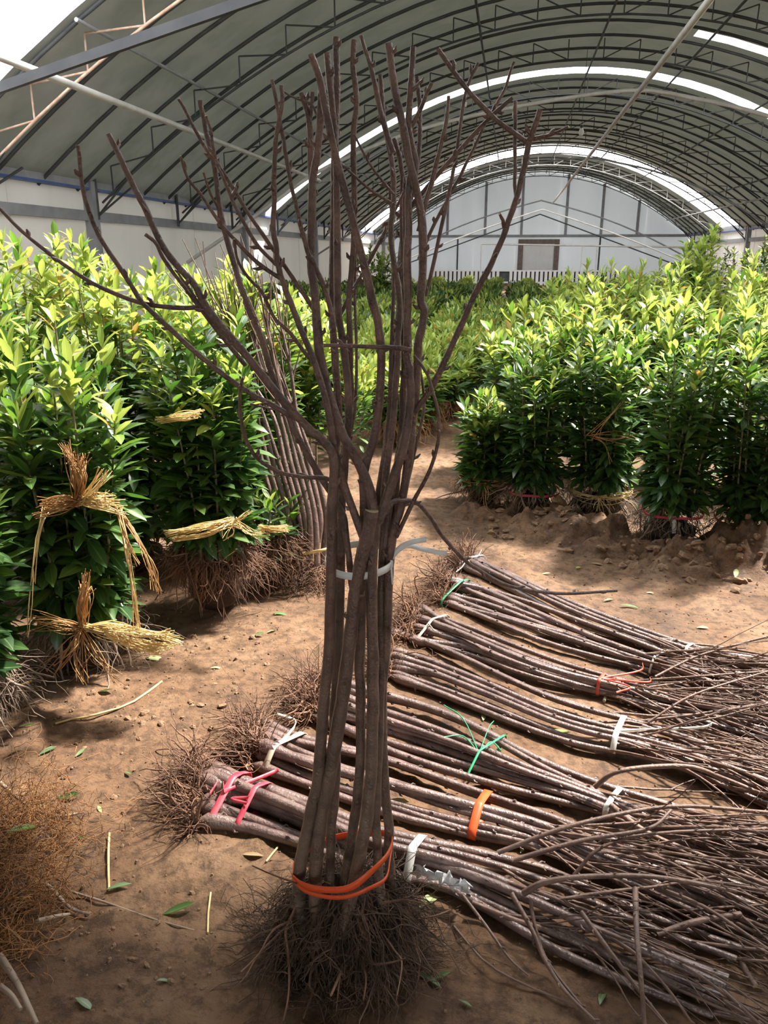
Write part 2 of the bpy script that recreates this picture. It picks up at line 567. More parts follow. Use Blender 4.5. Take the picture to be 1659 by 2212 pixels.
def axis_line(px, py, x):
    """height of a pipe along the shed at lateral place x whose picture passes (px,py)"""
    d = ray(px, py)
    return CAMZ + d[2] * (x / d[0])


XH = 1.9
ZRIDGE = axis_line(1400, 172, XH)
# slim purlins under the sheets
for x in (-4.72, -0.8, 1.6, 3.6, 5.6, 7.6):
    longpipe('purlin', x, roofz(x) - .10, 9.0, YEND, 0.024, 'steel_grey' if x < -2 else 'steel_dark')
longpipe('hanging_pipe', XH, ZRIDGE, 4.0, 44.0, 0.042, 'pipe_white')
XP = -4.9
ZP = axis_line(95, 160, XP)
longpipe('hanging_pipe', XP, ZP, 4.0, 21.0, 0.042, 'pipe_white')
longpipe('purlin', XC + 6.3, axis_line(95, 160, XP) - .1, 4.0, 44.0, 0.03, 'steel_grey')


def tie(y, apex_z, bow, r, m, name='tie_pipe', xa=XL + .05, xb=XR - .05, ze=ZE + .1):
    P = []
    for t in np.linspace(-1, 1, 21):
        x = XC + (xb - XC) * t if t > 0 else XC + (XC - xa) * t
        P.append((x, y, ze + (apex_z - ze) * (1 - abs(t)) + bow * math.sin(math.pi * abs(t))))
    put(name, MB().tube(P, r, 6).mesh(name, m), ceiling)


yy = 8.6
pa, pb = atY(0, 190, 7.6), atY(540, 0, 7.6)
sl = (pb[2] - pa[2]) / (pb[0] - pa[0])
tb = MB()
e0 = np.array([XL + .1, 7.6, pa[2] + sl * (XL + .1 - pa[0])]); e1 = np.array([XC, 7.6, pa[2] + sl * (XC - pa[0])])
tb.ribbon([e0, (e0 + e1) / 2, e1], (0, 0, 1), 0.085, 0.03)
e2 = np.array([XR - .1, 7.6, e0[2]])
tb.ribbon([e1, (e1 + e2) / 2, e2], (0, 0, 1), 0.085, 0.03)
tb.build('tie_beam', 'steel_black', ceiling, False)
ARC = np.array([(-6.6, 1.36), (-4.95, 2.34), (-3.98, 2.95), (-2.99, 3.37), (-1.8, 3.75), (-.1, 4.08), (1.92, 4.3), (3.05, 4.14), (4.32, 3.83), (6.0, 3.2), (7.6, 2.3), (9.3, 1.2)])
for ya, ra, ma in ((16.15, .036, 'pipe_white'), (26.5, .028, 'steel_grey')):
    q = spline(ARC, 36)
    put('tie_pipe', MB().tube(np.column_stack([q[:, 0], np.full(36, ya), q[:, 1]]), ra, 8).mesh('tie_pipe', ma), ceiling)
tie(41.5, 3.63, .15, .035, 'pipe_white', ze=.7)
tie(44.0, 4.18, .35, .035, 'steel_grey', ze=1.1)
tie(44.6, 3.55, .0, .03, 'steel_dark', ze=.7)

# ---- side walls
YF = -6.0


def side_wall(name, x, s, label):
    w = thing(name, label, None, (x, 0, 0), None, 'structure')
    for y in np.arange(YF, YEND, 1.1):      # tall wall sheets with a small joint
        j = .006 * (int(round(y / 1.1)) % 2)
        MB().box((x - s * (.03 + j), y, 0), (x - s * j, min(y + 1.1, YEND), ZE + .25)).build('wall_panel', 'wall', w, False)
    MB().box((min(x, x + s * .08), YF, 2.03), (max(x, x + s * .08), YEND, 2.18)).build('girt', 'steel_grey', w, False)
    MB().box((min(x, x + s * .12), YF, ZE), (max(x, x + s * .12), YEND, ZE + .2)).build('eave_beam', 'steel_grey', w, False)
    MB().box((min(x, x + s * .13), YF, ZE - .035), (max(x, x + s * .13), YEND, ZE)).build('flashing', 'blue', w, False)
    y = 12.6
    while y < YEND:
        MB().box((min(x, x + s * .16), y - .09, 0), (max(x, x + s * .16), y + .09, ZE + .1)).build('column', 'steel_grey', w, False)
        y += 7.6
    for y in TR_Y:      # small posts and struts carrying the truss feet
        MB().tube([(x + s * .15, y, 2.05), (x + s * .15, y, ZE + .15)], .03, 5).build('post', 'steel_dark', w)
        MB().tube([(x + s * .15, y, 2.1), (x + s * .75, y, roofz(x + s * .75) - TD)], .018, 5).build('strut', 'steel_dark', w)
        MB().tube([(x + s * .15, y + .05, 2.12), (x + s * .2, y + 1.2, ZE + .1)], .018, 5).build('strut', 'steel_dark', w)
    return w


wall_left = side_wall('wall_left', XL, 1, 'pale translucent side wall with grey steel girt, on the left')
wall_right = side_wall('wall_right', XR, -1, 'pale translucent side wall with grey steel girt, on the right')
# ---- unseen front wall added behind the camera to cut fill light, with open gateway
wall_front_added = thing('wall_front_added', 'unseen white front wall with an open gateway, added to cut the fill light', None, (0, YF, 0), None, 'structure')
for i in range(14):
    xa = XL + HW / 7 * i; xb = xa + HW / 7
    xm = (xa + xb) / 2
    MB().box((xa, YF - .05, 2.6 if abs(xm - .5) < 2.0 else 0), (xb, YF, float(roofz(xm)))).build('wall_panel', 'wall_end', wall_front_added, False)

# ---- end wall
wall_back = thing('wall_back', 'white end wall under the far arch', None, (0, YEND, 0), None, 'structure')
pw = (XR - XL) / 14
for i in range(14):
    xa, xb = XL + pw * i, XL + pw * (i + 1)
    xs = np.linspace(xa, xb, 4)
    yk = YEND + .008 * (i % 2)
    V = np.concatenate([np.stack([xs, np.full(4, yk), np.zeros(4)], -1), np.stack([xs, np.full(4, yk), roofz(xs)], -1)])
    V = np.concatenate([V, V + [0, .05, 0]])
    Q = [[k, k + 1, k + 5, k + 4] for k in range(3)] + [[k + 8, k + 12, k + 13, k + 9] for k in range(3)]
    MB().add(V, Q).build('wall_panel', 'wall_end', wall_back, False)
for x in (XC - 5, XC - 2.9, XC - .9, XC + 1.5, XC + 3.4, XC + 5.3):
    MB().box((x - .07, YEND - .12, 2.55), (x + .07, YEND - .01, roofz(x) - .1)).build('column', 'steel_grey', wall_back, False)
for x in (XC - 4.4, XC + 3.4):
    MB().box((x - .04, YEND - .1, 0), (x + .04, YEND - .01, 2.5)).build('column', 'steel_dark', wall_back, False)
MB().box((XL, YEND - .14, 2.46), (XR, YEND - .01, 2.60)).build('girt', 'steel_grey', wall_back, False)
for xa, xb in ((1060, 1250), (1380, 1480)):
    pass
p0, p1 = atY(1040, 527, 43.5), atY(1590, 536, 43.5)
MB().tube([p0, p1], .04, 6).build('water_pipe', 'pipe_white', wall_back)
for xx in (1040, 1258, 1290):
    q = atY(xx, 527 + (xx - 1040) * 9 / 550, 43.5)
    MB().tube([q, (q[0], q[1], 0)], .025, 6).build('water_pipe', 'pipe_white', wall_back)
pa_, pb_ = atY(1120, 517, YEND), atY(1205, 580, YEND)
door = thing('door_1', 'white door in a brown frame in the end wall', None, (pa_[0], YEND, 0), None, 'structure')
dx0, dx1, dz1 = pa_[0], pb_[0], pa_[2]
MB().box((dx0, YEND - .2, 0), (dx0 + .28, YEND - .02, dz1)).build('door_jamb', 'brown_paint', door, False)
MB().box((dx1 - .28, YEND - .2, 0), (dx1, YEND - .02, dz1)).build('door_jamb', 'brown_paint', door, False)
MB().box((dx0 + .28, YEND - .2, dz1 - .25), (dx1 - .28, YEND - .02, dz1)).build('door_head', 'brown_paint', door, False)
dm = (dx0 + dx1) / 2
MB().box((dx0 + .28, YEND - .12, 0), (dm, YEND - .05, dz1 - .25)).build('door_leaf', 'white_paint', door, False)
MB().box((dm + .015, YEND - .12, 0), (dx1 - .28, YEND - .05, dz1 - .25)).build('door_leaf', 'white_paint', door, False)
# white railing in front of the end wall
q0, q1 = atY(925, 583, 44.5), atY(1365, 583, 44.5)
rail = thing('railing', 'low white railing of upright boards below the end wall', 'railing', (q0[0], 44.5, 0))
MB().box((q0[0], 44.45, q0[2] - .07), (q1[0], 44.52, q0[2])).build('top_rail', 'white_paint', rail, False)
MB().box((q0[0], 44.45, .1), (q1[0], 44.52, .17)).build('bottom_rail', 'white_paint', rail, False)
MB().box((q0[0], 44.53, .1), (q1[0], 44.55, q0[2] - .02)).build('gap_shade', 'steel_dark', rail, False)  # dark sheet added behind the boards to stand for shade in the gaps
pk = MB().box((0, 44.42 - 44.5, 0), (.15, 44.45 - 44.5, q0[2])).mesh('board', 'white_paint', False)
for x in np.arange(q0[0], q1[0] - .1, 0.23):
    if not (0.05 < (x - q0[0]) / (q1[0] - q0[0]) - 0.30 < 0.10):
        put('board', pk, rail, (x - q0[0], 0, 0))
# bulb hanging from the roof
pb = atY(1256, 282, 20.0)
bulb = thing('hanging_bulb', 'white bulb hanging on a wire below the arched roof', 'light bulb', pb)
MB().tube([(pb[0], pb[1], pb[2] + .06), (pb[0] + .01, pb[1], roofz(pb[0]) - .06)], .006, 5).build('wire', 'steel_black', bulb)
MB().tube([(pb[0], pb[1], pb[2] + z) for z in (.11, .05)], .035, 8).build('socket', 'steel_black', bulb)
MB().tube([(pb[0], pb[1], pb[2] + z) for z in (.06, .03, -.02, -.07, -.1, -.115)], [.03, .042, .06, .058, .035, .008], 10).build('glass', 'bulb_glass', bulb)

# ------------------------------------------------------------------ leaves


def leaf_template(bend, fold, n=5, wid=0.26):
    """a lance-shaped leaf of length 1 along +Y, up = +Z"""
    t = np.linspace(0, 1, n)
    w = wid * np.interp(t, [0, .15, .4, .65, .85, 1], [.10, .55, .95, 1.0, .62, .05]) / 2 * 1.0
    ang = bend * t
    y = np.concatenate([[0], np.cumsum(np.cos((ang[1:] + ang[:-1]) / 2) / (n - 1))])
    z = np.concatenate([[0], np.cumsum(-np.sin((ang[1:] + ang[:-1]) / 2) / (n - 1))])
    V, U = [], []
    for i in range(n):
        for s in (-1, 0, 1):
            V.append((s * w[i], y[i], z[i] + abs(s) * w[i] * fold))
            U.append((.5 + s * .5, t[i]))
    Q = []
    for i in range(n - 1):
        a = i * 3
        Q += [[a, a + 1, a + 4, a + 3], [a + 1, a + 2, a + 5, a + 4]]
    return np.array(V), np.array(Q), np.array(U)


TEMPL = [leaf_template(.25, .35, wid=.28), leaf_template(.8, .25, wid=.31), leaf_template(-.2, .45, wid=.32), leaf_template(.5, .15, wid=.36)]
LEAFMATS = ['leaf_dark', 'leaf_mid', 'leaf_young', 'leaf_red']
LEAF_ME = {}
for ti, (V, Q, U) in enumerate(TEMPL):
    for lm in LEAFMATS + ['leaf_dry', 'leaf_fallen', 'leaf_pale']:
        LEAF_ME[ti, lm] = np_mesh('leaf', V, Q, lm, None, U)


def leaf_frames(D, N, L):
    """rotation*scale matrices (m,3,3) with +Y along D and +Z near N"""
    D = norm(D)
    X = norm(np.cross(D, N)); Z = np.cross(X, D)
    return np.stack([X, D, Z], -1) * L[:, None, None]


def join_leaves(name, P, A, T, Mi, parent, origin, kind='stuff'):
    VV, QQ, UU, II, n = [], [], [], [], 0
    for ti, (V, Q, U) in enumerate(TEMPL):
        for mi in range(len(LEAFMATS)):
            s = (T == ti) & (Mi == mi)
            c = int(s.sum())
            if not c:
                continue
            W = np.einsum('mij,vj->mvi', A[s], V) + P[s][:, None] - np.asarray(origin)
            VV.append(W.reshape(-1, 3)); UU.append(np.tile(U, (c, 1)))
            QQ.append((Q[None] + (np.arange(c) * len(V))[:, None, None] + n).reshape(-1, 4))
            II.append(np.full(c * len(Q), mi)); n += c * len(V)
    me = np_mesh(name, np.vstack(VV), np.vstack(QQ), LEAFMATS, np.concatenate(II), np.vstack(UU))
    return put(name, me, parent, kind=kind) if parent is not None else me


def strands(P0, D0, n_seg, length, r0, wig=0.35, grav=0.25, r1=0.3, floor=True, rng=RNG):
    """wandering fine strands (roots, straw); returns paths and radii"""
    m = len(P0)
    P = np.zeros((m, n_seg + 1, 3)); P[:, 0] = P0
    D = norm(np.asarray(D0, float))
    L = np.broadcast_to(length, (m,))[:, None] / n_seg
    for i in range(n_seg):
        D = norm(D + rng.normal(0, wig, (m, 3)) + np.array([0, 0, -grav]))
        P[:, i + 1] = P[:, i] + D * L
        if floor:
            lim = 0.006
            low = P[:, i + 1, 2] < lim
            P[low, i + 1, 2] = lim + rng.random(low.sum()) * .012
            D[low, 2] = np.abs(D[low, 2]) * .2
    t = np.linspace(0, 1, n_seg + 1)
    R = np.broadcast_to(r0, (m,))[:, None] * (1 - (1 - r1) * t)[None]
    return P, R


def root_mass(c, n, spread, length, r0, down=1.0, seg=6, sides=3, wig=.4, grav=.15, radial=.8, zs=.03):
    a = RNG.random(n) * 2 * np.pi
    rr = np.sqrt(RNG.random(n)) * spread
    P0 = np.stack([c[0] + np.cos(a) * rr, c[1] + np.sin(a) * rr, c[2] + RNG.normal(0, zs, n)], -1)
    D0 = np.stack([np.cos(a) * radial, np.sin(a) * radial, -down * (0.3 + RNG.random(n))], -1)
    P, R = strands(P0, D0, seg, length * (.5 + .8 * RNG.random(n)), r0 * (.5 + RNG.random(n)), wig, grav)
    return tubes(P, R, sides)


STEMS_DONE = 0


def seedling_bundle(label, x, y, R, H, nst=11, nl=60, front=0, young=.25, red=.05, z0=.16, leaf0=.25, L=.14,
                    lean=(0, 0), group=None, rootn=160, rootm='root_brown', rootH=.16, tie_spec=(), name='seedling_bundle', category='seedling bundle'):
    rng = RNG
    gz = 0.0
    root = thing(name, label, category, (x, y, gz), group)
    o = np.array([x, y, gz])
    # stems
    PP, AA, TT, MM = [], [], [], []
    smb = MB()
    for k in range(nst):
        a = k * 2.39996 + rng.random() * .5
        rr = math.sqrt((k + .5) / nst)
        h = H * (.80 + .25 * rng.random()) * (1.06 - .16 * rr)
        b = np.array([math.cos(a) * rr * R * .5, math.sin(a) * rr * R * .5, z0])
        m = np.array([math.cos(a) * rr * R * .55, math.sin(a) * rr * R * .55, H * .35])
        t = np.array([math.cos(a) * rr * R * .85 + lean[0], math.sin(a) * rr * R * .85 + lean[1], h]) + np.append(rng.normal(0, .02, 2), 0)
        path = spline([o + b, o + m + [lean[0] * .3, lean[1] * .3, 0], o + t], 9)
        s = MB().tube(path, np.linspace(.0085, .003, 9), 5)
        if front:
            s.build('stem', 'seedling_stem', root)
        else:
            smb.V += s.V; smb.I += s.I
            for q in s.Q: smb.Q.append(q + smb.n)
            smb.n += s.n
        # leaves along the stem, denser near the tip
        u = np.sort(rng.random(nl) ** .8)
        u = leaf0 + (1 - leaf0) * u
        f = u * 8
        i = np.minimum(f.astype(int), 7)
        Pl = path[i] + (path[i + 1] - path[i]) * (f - i)[:, None]
        th = np.arange(nl) * 2.39996 + rng.random() * 6 + rng.normal(0, .3, nl)
        el = np.radians(np.interp(u, [0, .35, .75, .95, 1], [-25, -2, 20, 42, 70]) + rng.normal(0, 14, nl))
        out = np.array([math.cos(a), math.sin(a)]) * rr * .5
        dx = np.cos(th) + out[0]; dy = np.sin(th) + out[1]
        nn = np.sqrt(dx * dx + dy * dy) + 1e-6
        D = np.stack([dx / nn * np.cos(el), dy / nn * np.cos(el), np.sin(el)], -1)
        N = np.stack([-dx / nn * np.sin(el), -dy / nn * np.sin(el), np.cos(el)], -1) + rng.normal(0, .25, (nl, 3))
        Ll = L * np.interp(u, [0, .3, .8, 1], [.8, 1.05, 1.0, .72]) * (.75 + .5 * rng.random(nl))
        PP.append(Pl); AA.append(leaf_frames(D, N, Ll))
        TT.append(rng.integers(0, len(TEMPL), nl))
        g = rng.random(nl)
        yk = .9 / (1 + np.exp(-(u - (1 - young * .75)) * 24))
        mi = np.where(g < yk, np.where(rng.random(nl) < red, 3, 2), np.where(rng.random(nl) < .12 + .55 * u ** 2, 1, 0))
        MM.append(mi)
    if not front:
        smb.build('stems', 'seedling_stem', root, kind='stuff')
    P = np.vstack(PP); A = np.vstack(AA); T = np.concatenate(TT); Mi = np.concatenate(MM)
    if front:
        outward = ((P - o)[:, :2] @ norm(CAM[:2] - o[:2]))
        score = outward + .25 * (P[:, 2] - o[2]) + rng.normal(0, .02, len(P))
        idx = np.argsort(-score)
        sel, rest = idx[:front], idx[front:]
        for j in sel:
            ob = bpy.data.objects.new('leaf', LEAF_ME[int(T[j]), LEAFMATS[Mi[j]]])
            COL.objects.link(ob)
            ob.parent = root
            mtx = Matrix(A[j].tolist()).to_4x4()
            mtx.translation = Vector((P[j] - o).tolist())
            ob.matrix_basis = mtx
    else:
        rest = np.arange(len(P))
    if len(rest):
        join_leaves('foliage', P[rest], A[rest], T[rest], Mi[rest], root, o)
    # roots
    if rootn:
        mb = MB()
        mb.add(*root_mass(o + [0, 0, rootH], rootn, R * .72, .20, .0020, .9, seg=7))
        mb.add(*root_mass(o + [0, 0, rootH], rootn // 6, R * .66, .22, .005, 1.2, sides=5, wig=.28, radial=.5))
        mb.build('roots', rootm, root, kind='stuff')
        # dark soil held between the roots
        blob(root, o + [0, 0, rootH * .42], (R * .48, R * .48, rootH * .45), 'soil', 'soil_core')
    for tz, tm, tr in tie_spec:
        ring(root, o + [lean[0] * tz / H * .6, lean[1] * tz / H * .6, tz], R * tr, tm)
    return root


def blob(parent, c, s, m, name, n=10, amp=.22):
    th = np.linspace(0, np.pi, n); ph = np.linspace(0, 2 * np.pi, 2 * n, endpoint=False)
    T, Pp = np.meshgrid(th, ph, indexing='ij')
    sd = int(RNG.integers(0, 999))
    k = 1 + amp * vnoise(T * 2.2 + sd, np.cos(Pp) * 2.2 + np.sin(Pp) * 1.3, sd)
    k[0] = k[0].mean(); k[-1] = k[-1].mean()
    V = np.stack([c[0] + s[0] * k * np.sin(T) * np.cos(Pp), c[1] + s[1] * k * np.sin(T) * np.sin(Pp), np.maximum(c[2] + s[2] * k * np.cos(T), 0.002)], -1).reshape(-1, 3)
    w = 2 * n
    Q = [[i * w + j, (i + 1) * w + j, (i + 1) * w + (j + 1) % w, i * w + (j + 1) % w] for i in range(n - 1) for j in range(w)]
    return MB().add(V, Q).build(name, m, parent)


def ring(parent, c, r, kind):
    """a tie round an upright bundle"""
    mb = MB()
    if kind.startswith('straw'):
        n = 16
        for k in range(n):
            a = np.linspace(0, 2 * np.pi, 19) + RNG.random() * 6
            rr = r * (1 + RNG.normal(0, .04))
            P = np.stack([c[0] + np.cos(a) * rr, c[1] + np.sin(a) * rr, c[2] + RNG.normal(0, .012) + .008 * np.sin(a * 2 + k)], -1)
            mb.tube(P[:int(12 + RNG.random() * 7)], .0022, 4)
        # loose ends near the knot
        kd = norm(CAM - c); kd[2] = 0
        kp = c + norm(kd) * r
        D0 = RNG.normal(0, .5, (14, 3)) + [0.3, -.3, -.1]
        P, R = strands(np.tile(kp, (14, 1)), D0, 6, .10 + .14 * RNG.random(14), .0018, .12, .10, .5)
        mb.add(*tubes(P, R, 4))
        mb.build('straw_tie', kind, parent, kind='stuff')
    else:
        a = np.linspace(0, 2 * np.pi, 28, endpoint=False)
        P = np.stack([c[0] + np.cos(a) * r, c[1] + np.sin(a) * r, c[2] + .006 * np.sin(a * 3)], -1)
        mb.ribbon(P, (0, 0, 1), .014, closed=True)
        mb.build('tie', kind, parent)


# ------------------------------------------------------------------ seedling bundles on the left
def gpos(px, py):
    p = G(px, py)
    return float(p[0]), float(p[1])


x, y = gpos(195, 1425)
L1 = seedling_bundle('leafy seedling bundle with a pale straw sheaf at its foot, beside the left edge', x, y, .27, 1.22, 16, 92, 300, .08, .03, L=.135,
                     rootm='root_grey', leaf0=.16)
x, y = gpos(470, 1310)
L2 = seedling_bundle('leafy seedling bundle with bare reddish roots and one pale straw band, left of leaning sticks', x, y, .26, 1.30, 16, 92, 300, .08, .03, L=.13,
                     rootm='root_brown', rootH=.28, z0=.26, leaf0=.30, rootn=620)
x, y = gpos(-60, 1560)
L0 = seedling_bundle('seedling bundle with grey stringy roots cut by the left picture edge', x, y, .22, 1.0, 13, 75, 200, .08, .05, L=.13,
                     rootm='root_grey', rootH=.2, rootn=420, leaf0=.2)
x, y = gpos(585, 1258)
seedling_bundle('short seedling bundle with a wide brown root tangle between the straw band and leaning sticks', x, y, .18, .44, 9, 16, 100, .05, .0, rootm='root_brown', rootH=.22, z0=.18, leaf0=.5, rootn=460, L=.10)
left_rows = [  # px, py of the foot, R, H, front leaves, label
    (60, 1290, .26, 1.52, 300, 'tall seedling bundle with yellow tips behind the straw sheaf bundle'),
    (300, 1230, .27, 1.50, 300, 'tall seedling bundle with an orange tip, between the two straw-tied left bundles'),
    (560, 1180, .26, 1.42, 220, 'seedling bundle directly behind the leaning sticks'),
    (-180, 1330, .26, 1.45, 120, 'seedling bundle mostly cut off by the left picture edge, upper row'),
]
for px_, py_, R_, H_, fr, lb in left_rows:
    x, y = gpos(px_, py_)
    seedling_bundle(lb, x, y, R_, H_, 17, 88, fr, .17, .06, L=.13, leaf0=.04, rootn=60, group='seedling bundles in the left rows')
k = 0
ORD = ('first', 'second', 'third', 'fourth', 'fifth')
for (px_, py_, H_) in [(-60, 1130, 1.55), (160, 1120, 1.60), (400, 1090, 1.45), (640, 1060, 1.25), (20, 1010, 1.5), (230, 1010, 1.55), (500, 1000, 1.38), (690, 985, 1.15)]:
    x, y = gpos(px_, py_)
    k += 1
    seedling_bundle('yellow-tipped seedling bundle, %s from the picture edge in the %s left row' % (ORD[(k - 1) % 4], 'third' if k < 5 else 'rearmost'), x, y, .31, H_, 15, 60, 0, .33, .07,
                    leaf0=.45, rootn=0, group='rear left seedling bundles')

# ------------------------------------------------------------------ seedling bundles on the right
rt = [  # px, py foot, R, H, label, roots, ties, lean
    (1045, 1085, .20, .66, 'small pale-leaved seedling bundle at the corner of the path', 'root_brown', [(.16, 'straw_brown', .8)]),
    (1150, 1105, .25, 1.05, 'seedling bundle with a thin red tie next to the corner bundle', 'root_grey', [(.14, 'tape_pink', .62)]),
    (1290, 1110, .26, 1.12, 'seedling bundle with two straw bands behind the broken mud lump', 'root_grey', [(.16, 'straw', .7)]),
    (1445, 1165, .26, 1.14, 'seedling bundle with red tie and white tag above exposed pale roots', 'root_grey', [(.17, 'tape_pink', .62)]),
    (1610, 1180, .27, 1.16, 'seedling bundle with a loose red tie at the right picture edge', 'root_grey', [(.16, 'tape_red', .66)]),
]
RB = []
for px_, py_, R_, H_, lb, rm, ties in rt:
    x, y = gpos(px_, py_)
    RB.append(seedling_bundle(lb, x, y, R_, H_, 16, 88, 300, .07, .03, leaf0=.12, rootm=rm, rootn=200, tie_spec=ties, rootH=.15, L=.115))
rr_ = [(1110, 1010, 1.06, 150, 'first bundle of the second right row beside the path'),
       (1245, 1020, 1.20, 220, 'second bundle of the second right row, above the two straw bands'),
       (1390, 1030, 1.25, 220, 'third bundle of the second right row, above the red-tied bundle'),
       (1540, 1050, 1.28, 200, 'fourth bundle of the second right row with a straw band showing'),
       (1690, 1060, 1.28, 100, 'last bundle of the second right row at the picture edge')]
for px_, py_, H_, fr, lb in rr_:
    x, y = gpos(px_, py_)
    seedling_bundle('leafy seedling ' + lb, x, y, .32, H_, 17, 76, fr, .17, .05, leaf0=.06, rootn=0, group='second row of right seedling bundles',
                    tie_spec=[(.75, 'straw', .8)] if 'straw band showing' in lb else ())
k = -1
for (px_, py_, H_) in [(1170, 950, 1.18), (1290, 945, 1.34), (1420, 950, 1.36), (1560, 955, 1.36), (1690, 960, 1.36),
                       (1200, 890, 1.28), (1320, 885, 1.42), (1450, 885, 1.40), (1590, 890, 1.40), (1700, 890, 1.40),
                       (1230, 845, 1.30), (1370, 840, 1.38), (1520, 840, 1.38), (1660, 840, 1.38)]:
    k += 1
    x, y = gpos(px_, py_)
    seedling_bundle('yellow-tipped seedling bundle, %s from the path in the %s right row' % (ORD[k % 5], ('third', 'fourth', 'rearmost')[k // 5]), x, y, .32, H_, 15, 54, 0, .35, .06, leaf0=.45, rootn=0,
                    group='rear right seedling bundles')
x, y = gpos(1465, 900)
seedling_bundle('tall seedling shoots standing above the rear right rows', x, y, .14, 1.82, 6, 70, 220, .24, .02, leaf0=.5, rootn=0, L=.15)

# ------------------------------------------------------------------ middle and far field: low bundles sharing four meshes
def far_mesh(seed, young, H, red):
    rng = np.random.default_rng(seed)
    n = 620
    u = rng.random(n) ** .6
    a = rng.random(n) * 6.283
    rr = np.sqrt(rng.random(n)) * .30
    P = np.stack([np.cos(a) * rr, np.sin(a) * rr, H * (.12 + .9 * u * (1 - .12 * (rr / .3) ** 2))], -1)
    el = np.radians(10 + 55 * u + rng.normal(0, 14, n)); th = a + rng.normal(0, 1.0, n)
    D = np.stack([np.cos(th) * np.cos(el), np.sin(th) * np.cos(el), np.sin(el)], -1)
    N = np.array([0, 0, 1.0]) + rng.normal(0, .3, (n, 3))
    A = leaf_frames(D, N, .105 * (.7 + .6 * rng.random(n)))
    T = rng.integers(0, 4, n)
    yk = 1 / (1 + np.exp(-(u - (1 - young)) * 14))
    mi = np.where(rng.random(n) < yk, np.where(rng.random(n) < red, 3, 2), np.where(rng.random(n) < .4, 1, 0))
    return join_leaves('low_seedling_bundle', P, A, T, mi, None, np.zeros(3))


FAR = {}
for kx, (yg, H_) in {'bright': (.32, .85), 'mid': (.16, .9), 'dark': (.04, .95), 'edge': (.34, .95)}.items():
    FAR[kx] = [far_mesh(11 + i * 7 + len(kx), yg, H_, 0.05 if kx == 'bright' else .02) for i in range(3)]


def in_sight(x, y, top):
    """does the photograph show the top of a low bundle standing here?"""
    v = np.array([x, y, top]) - CAM
    z = v @ _f
    a, b = IW / 2 + FPX * (v @ _r) / z, IH / 2 - FPX * (v @ _u) / z
    if a < -40 or a > IW + 40:
        return False
    return not ((a > 1190 and b > 612) or (a < 560 and b > 560))


def far_put(x, y, s, kind, label, group, roots=None):
    if not in_sight(x, y, .95 * s):
        return None
    o = thing('low_seedling_bundle', label, 'seedling bundle', (x, y, 0), group)
    put('foliage', FAR[kind][int(RNG.integers(0, 3))], o, kind='stuff')
    o.rotation_euler = (0, 0, RNG.random() * 6.28)
    o.scale = (s * 1.05, s * 1.05, s)
    return o


for (px_, py_, s) in [(790, 950, .78), (850, 925, .78), (910, 890, .78), (960, 872, .78), (735, 985, .8), (1010, 850, .85), (740, 910, .85), (820, 880, .85), (880, 862, .85)]:
    x, y = gpos(px_, py_)
    far_put(x, y, s, 'bright', 'low yellow-green seedling bundle at the bend of the path', 'seedling bundles at the path bend')
for (px_, py_, H_) in [(905, 930, .62), (955, 905, .62), (1005, 892, .70), (860, 960, .66)]:
    x, y = gpos(px_, py_)
    seedling_bundle({905: 'second', 955: 'third', 1005: 'fourth', 860: 'first'}[px_] + ' low seedling bundle on straw-brown roots along the far side of the path', x, y, .30, H_, 10, 44, 0, .35, .05,
                    leaf0=.3, rootn=300, rootm='root_orange', rootH=.2, group='low bundles along the path')
yrow = 8.2
while yrow < 13:
    for x in np.arange(-3.2, 2.8, .62):
        far_put(x + RNG.normal(0, .06), yrow + RNG.normal(0, .06), .82 + .14 * RNG.random(), 'bright' if yrow < 9.4 else 'mid',
                'low yellow-green seedling bundle in the middle field', 'middle field seedling bundles')
    yrow += .75
yrow = 13.2
while yrow < 34:
    stp = .75 if yrow < 20 else 1.1
    wmin, wmax = -5.2, min(6.5, 1.5 + .18 * yrow)
    for x in np.arange(wmin, wmax, stp * 1.05):
        far_put(x + RNG.normal(0, .08), yrow + RNG.normal(0, .08), .84 + .14 * RNG.random() - (.24 if yrow > 20 else 0), 'dark' if yrow < 26 else 'edge',
                'low dark green seedling bundle in the far field' if yrow < 26 else 'low light green seedling bundle by the end wall railing',
                'far field seedling bundles' if yrow < 26 else 'seedling bundles by the railing')
    yrow += stp * 1.35
# taller evergreen shrubs far back
for (px_, py_, Y_, H_, R_, lb) in [(812, 540, 17.0, 1.72, .55, 'bright green bushy shrub standing far back by the side wall'),
                                   (1530, 560, 24.0, 1.75, .9, 'dark bushy shrub left of the two in the far right corner'),
                                   (1640, 545, 21.0, 1.85, .9, 'dark bushy shrub at the picture edge in the far right corner')]:
    p = atY(px_, py_, Y_)
    seedling_bundle(lb, float(p[0]), float(p[1]), R_, H_, 16, 70, 0, .15 if px_ > 1000 else .3, 0, leaf0=.1, rootn=0, L=.17, name='evergreen_shrub', category='shrub')

# ------------------------------------------------------------------ straw on the left bundles
def px_path(pts, n=9):
    return spline([atY(a, b, Y) for a, b, Y in pts], n)


def straw_fan(parent, c, Y, dirs, n, m, name='straw_tie', r=.0018, spread=14, dY=.08):
    """strands from a knot (pixel place c at depth Y) towards pixel places in dirs"""
    mb = MB()
    for k in range(n):
        d = dirs[k % len(dirs)]
        P = [(c[0] + RNG.normal(0, 5), c[1] + RNG.normal(0, 5), Y + RNG.normal(0, .015))]
        for (a, b) in d:
            P.append((a + RNG.normal(0, spread), b + RNG.normal(0, spread * .7), Y - .01 - dY * RNG.random()))
        mb.tube(px_path(P, 8), np.linspace(r, r * .7, 8), 4)
    return mb.build(name, m, parent, kind='stuff')


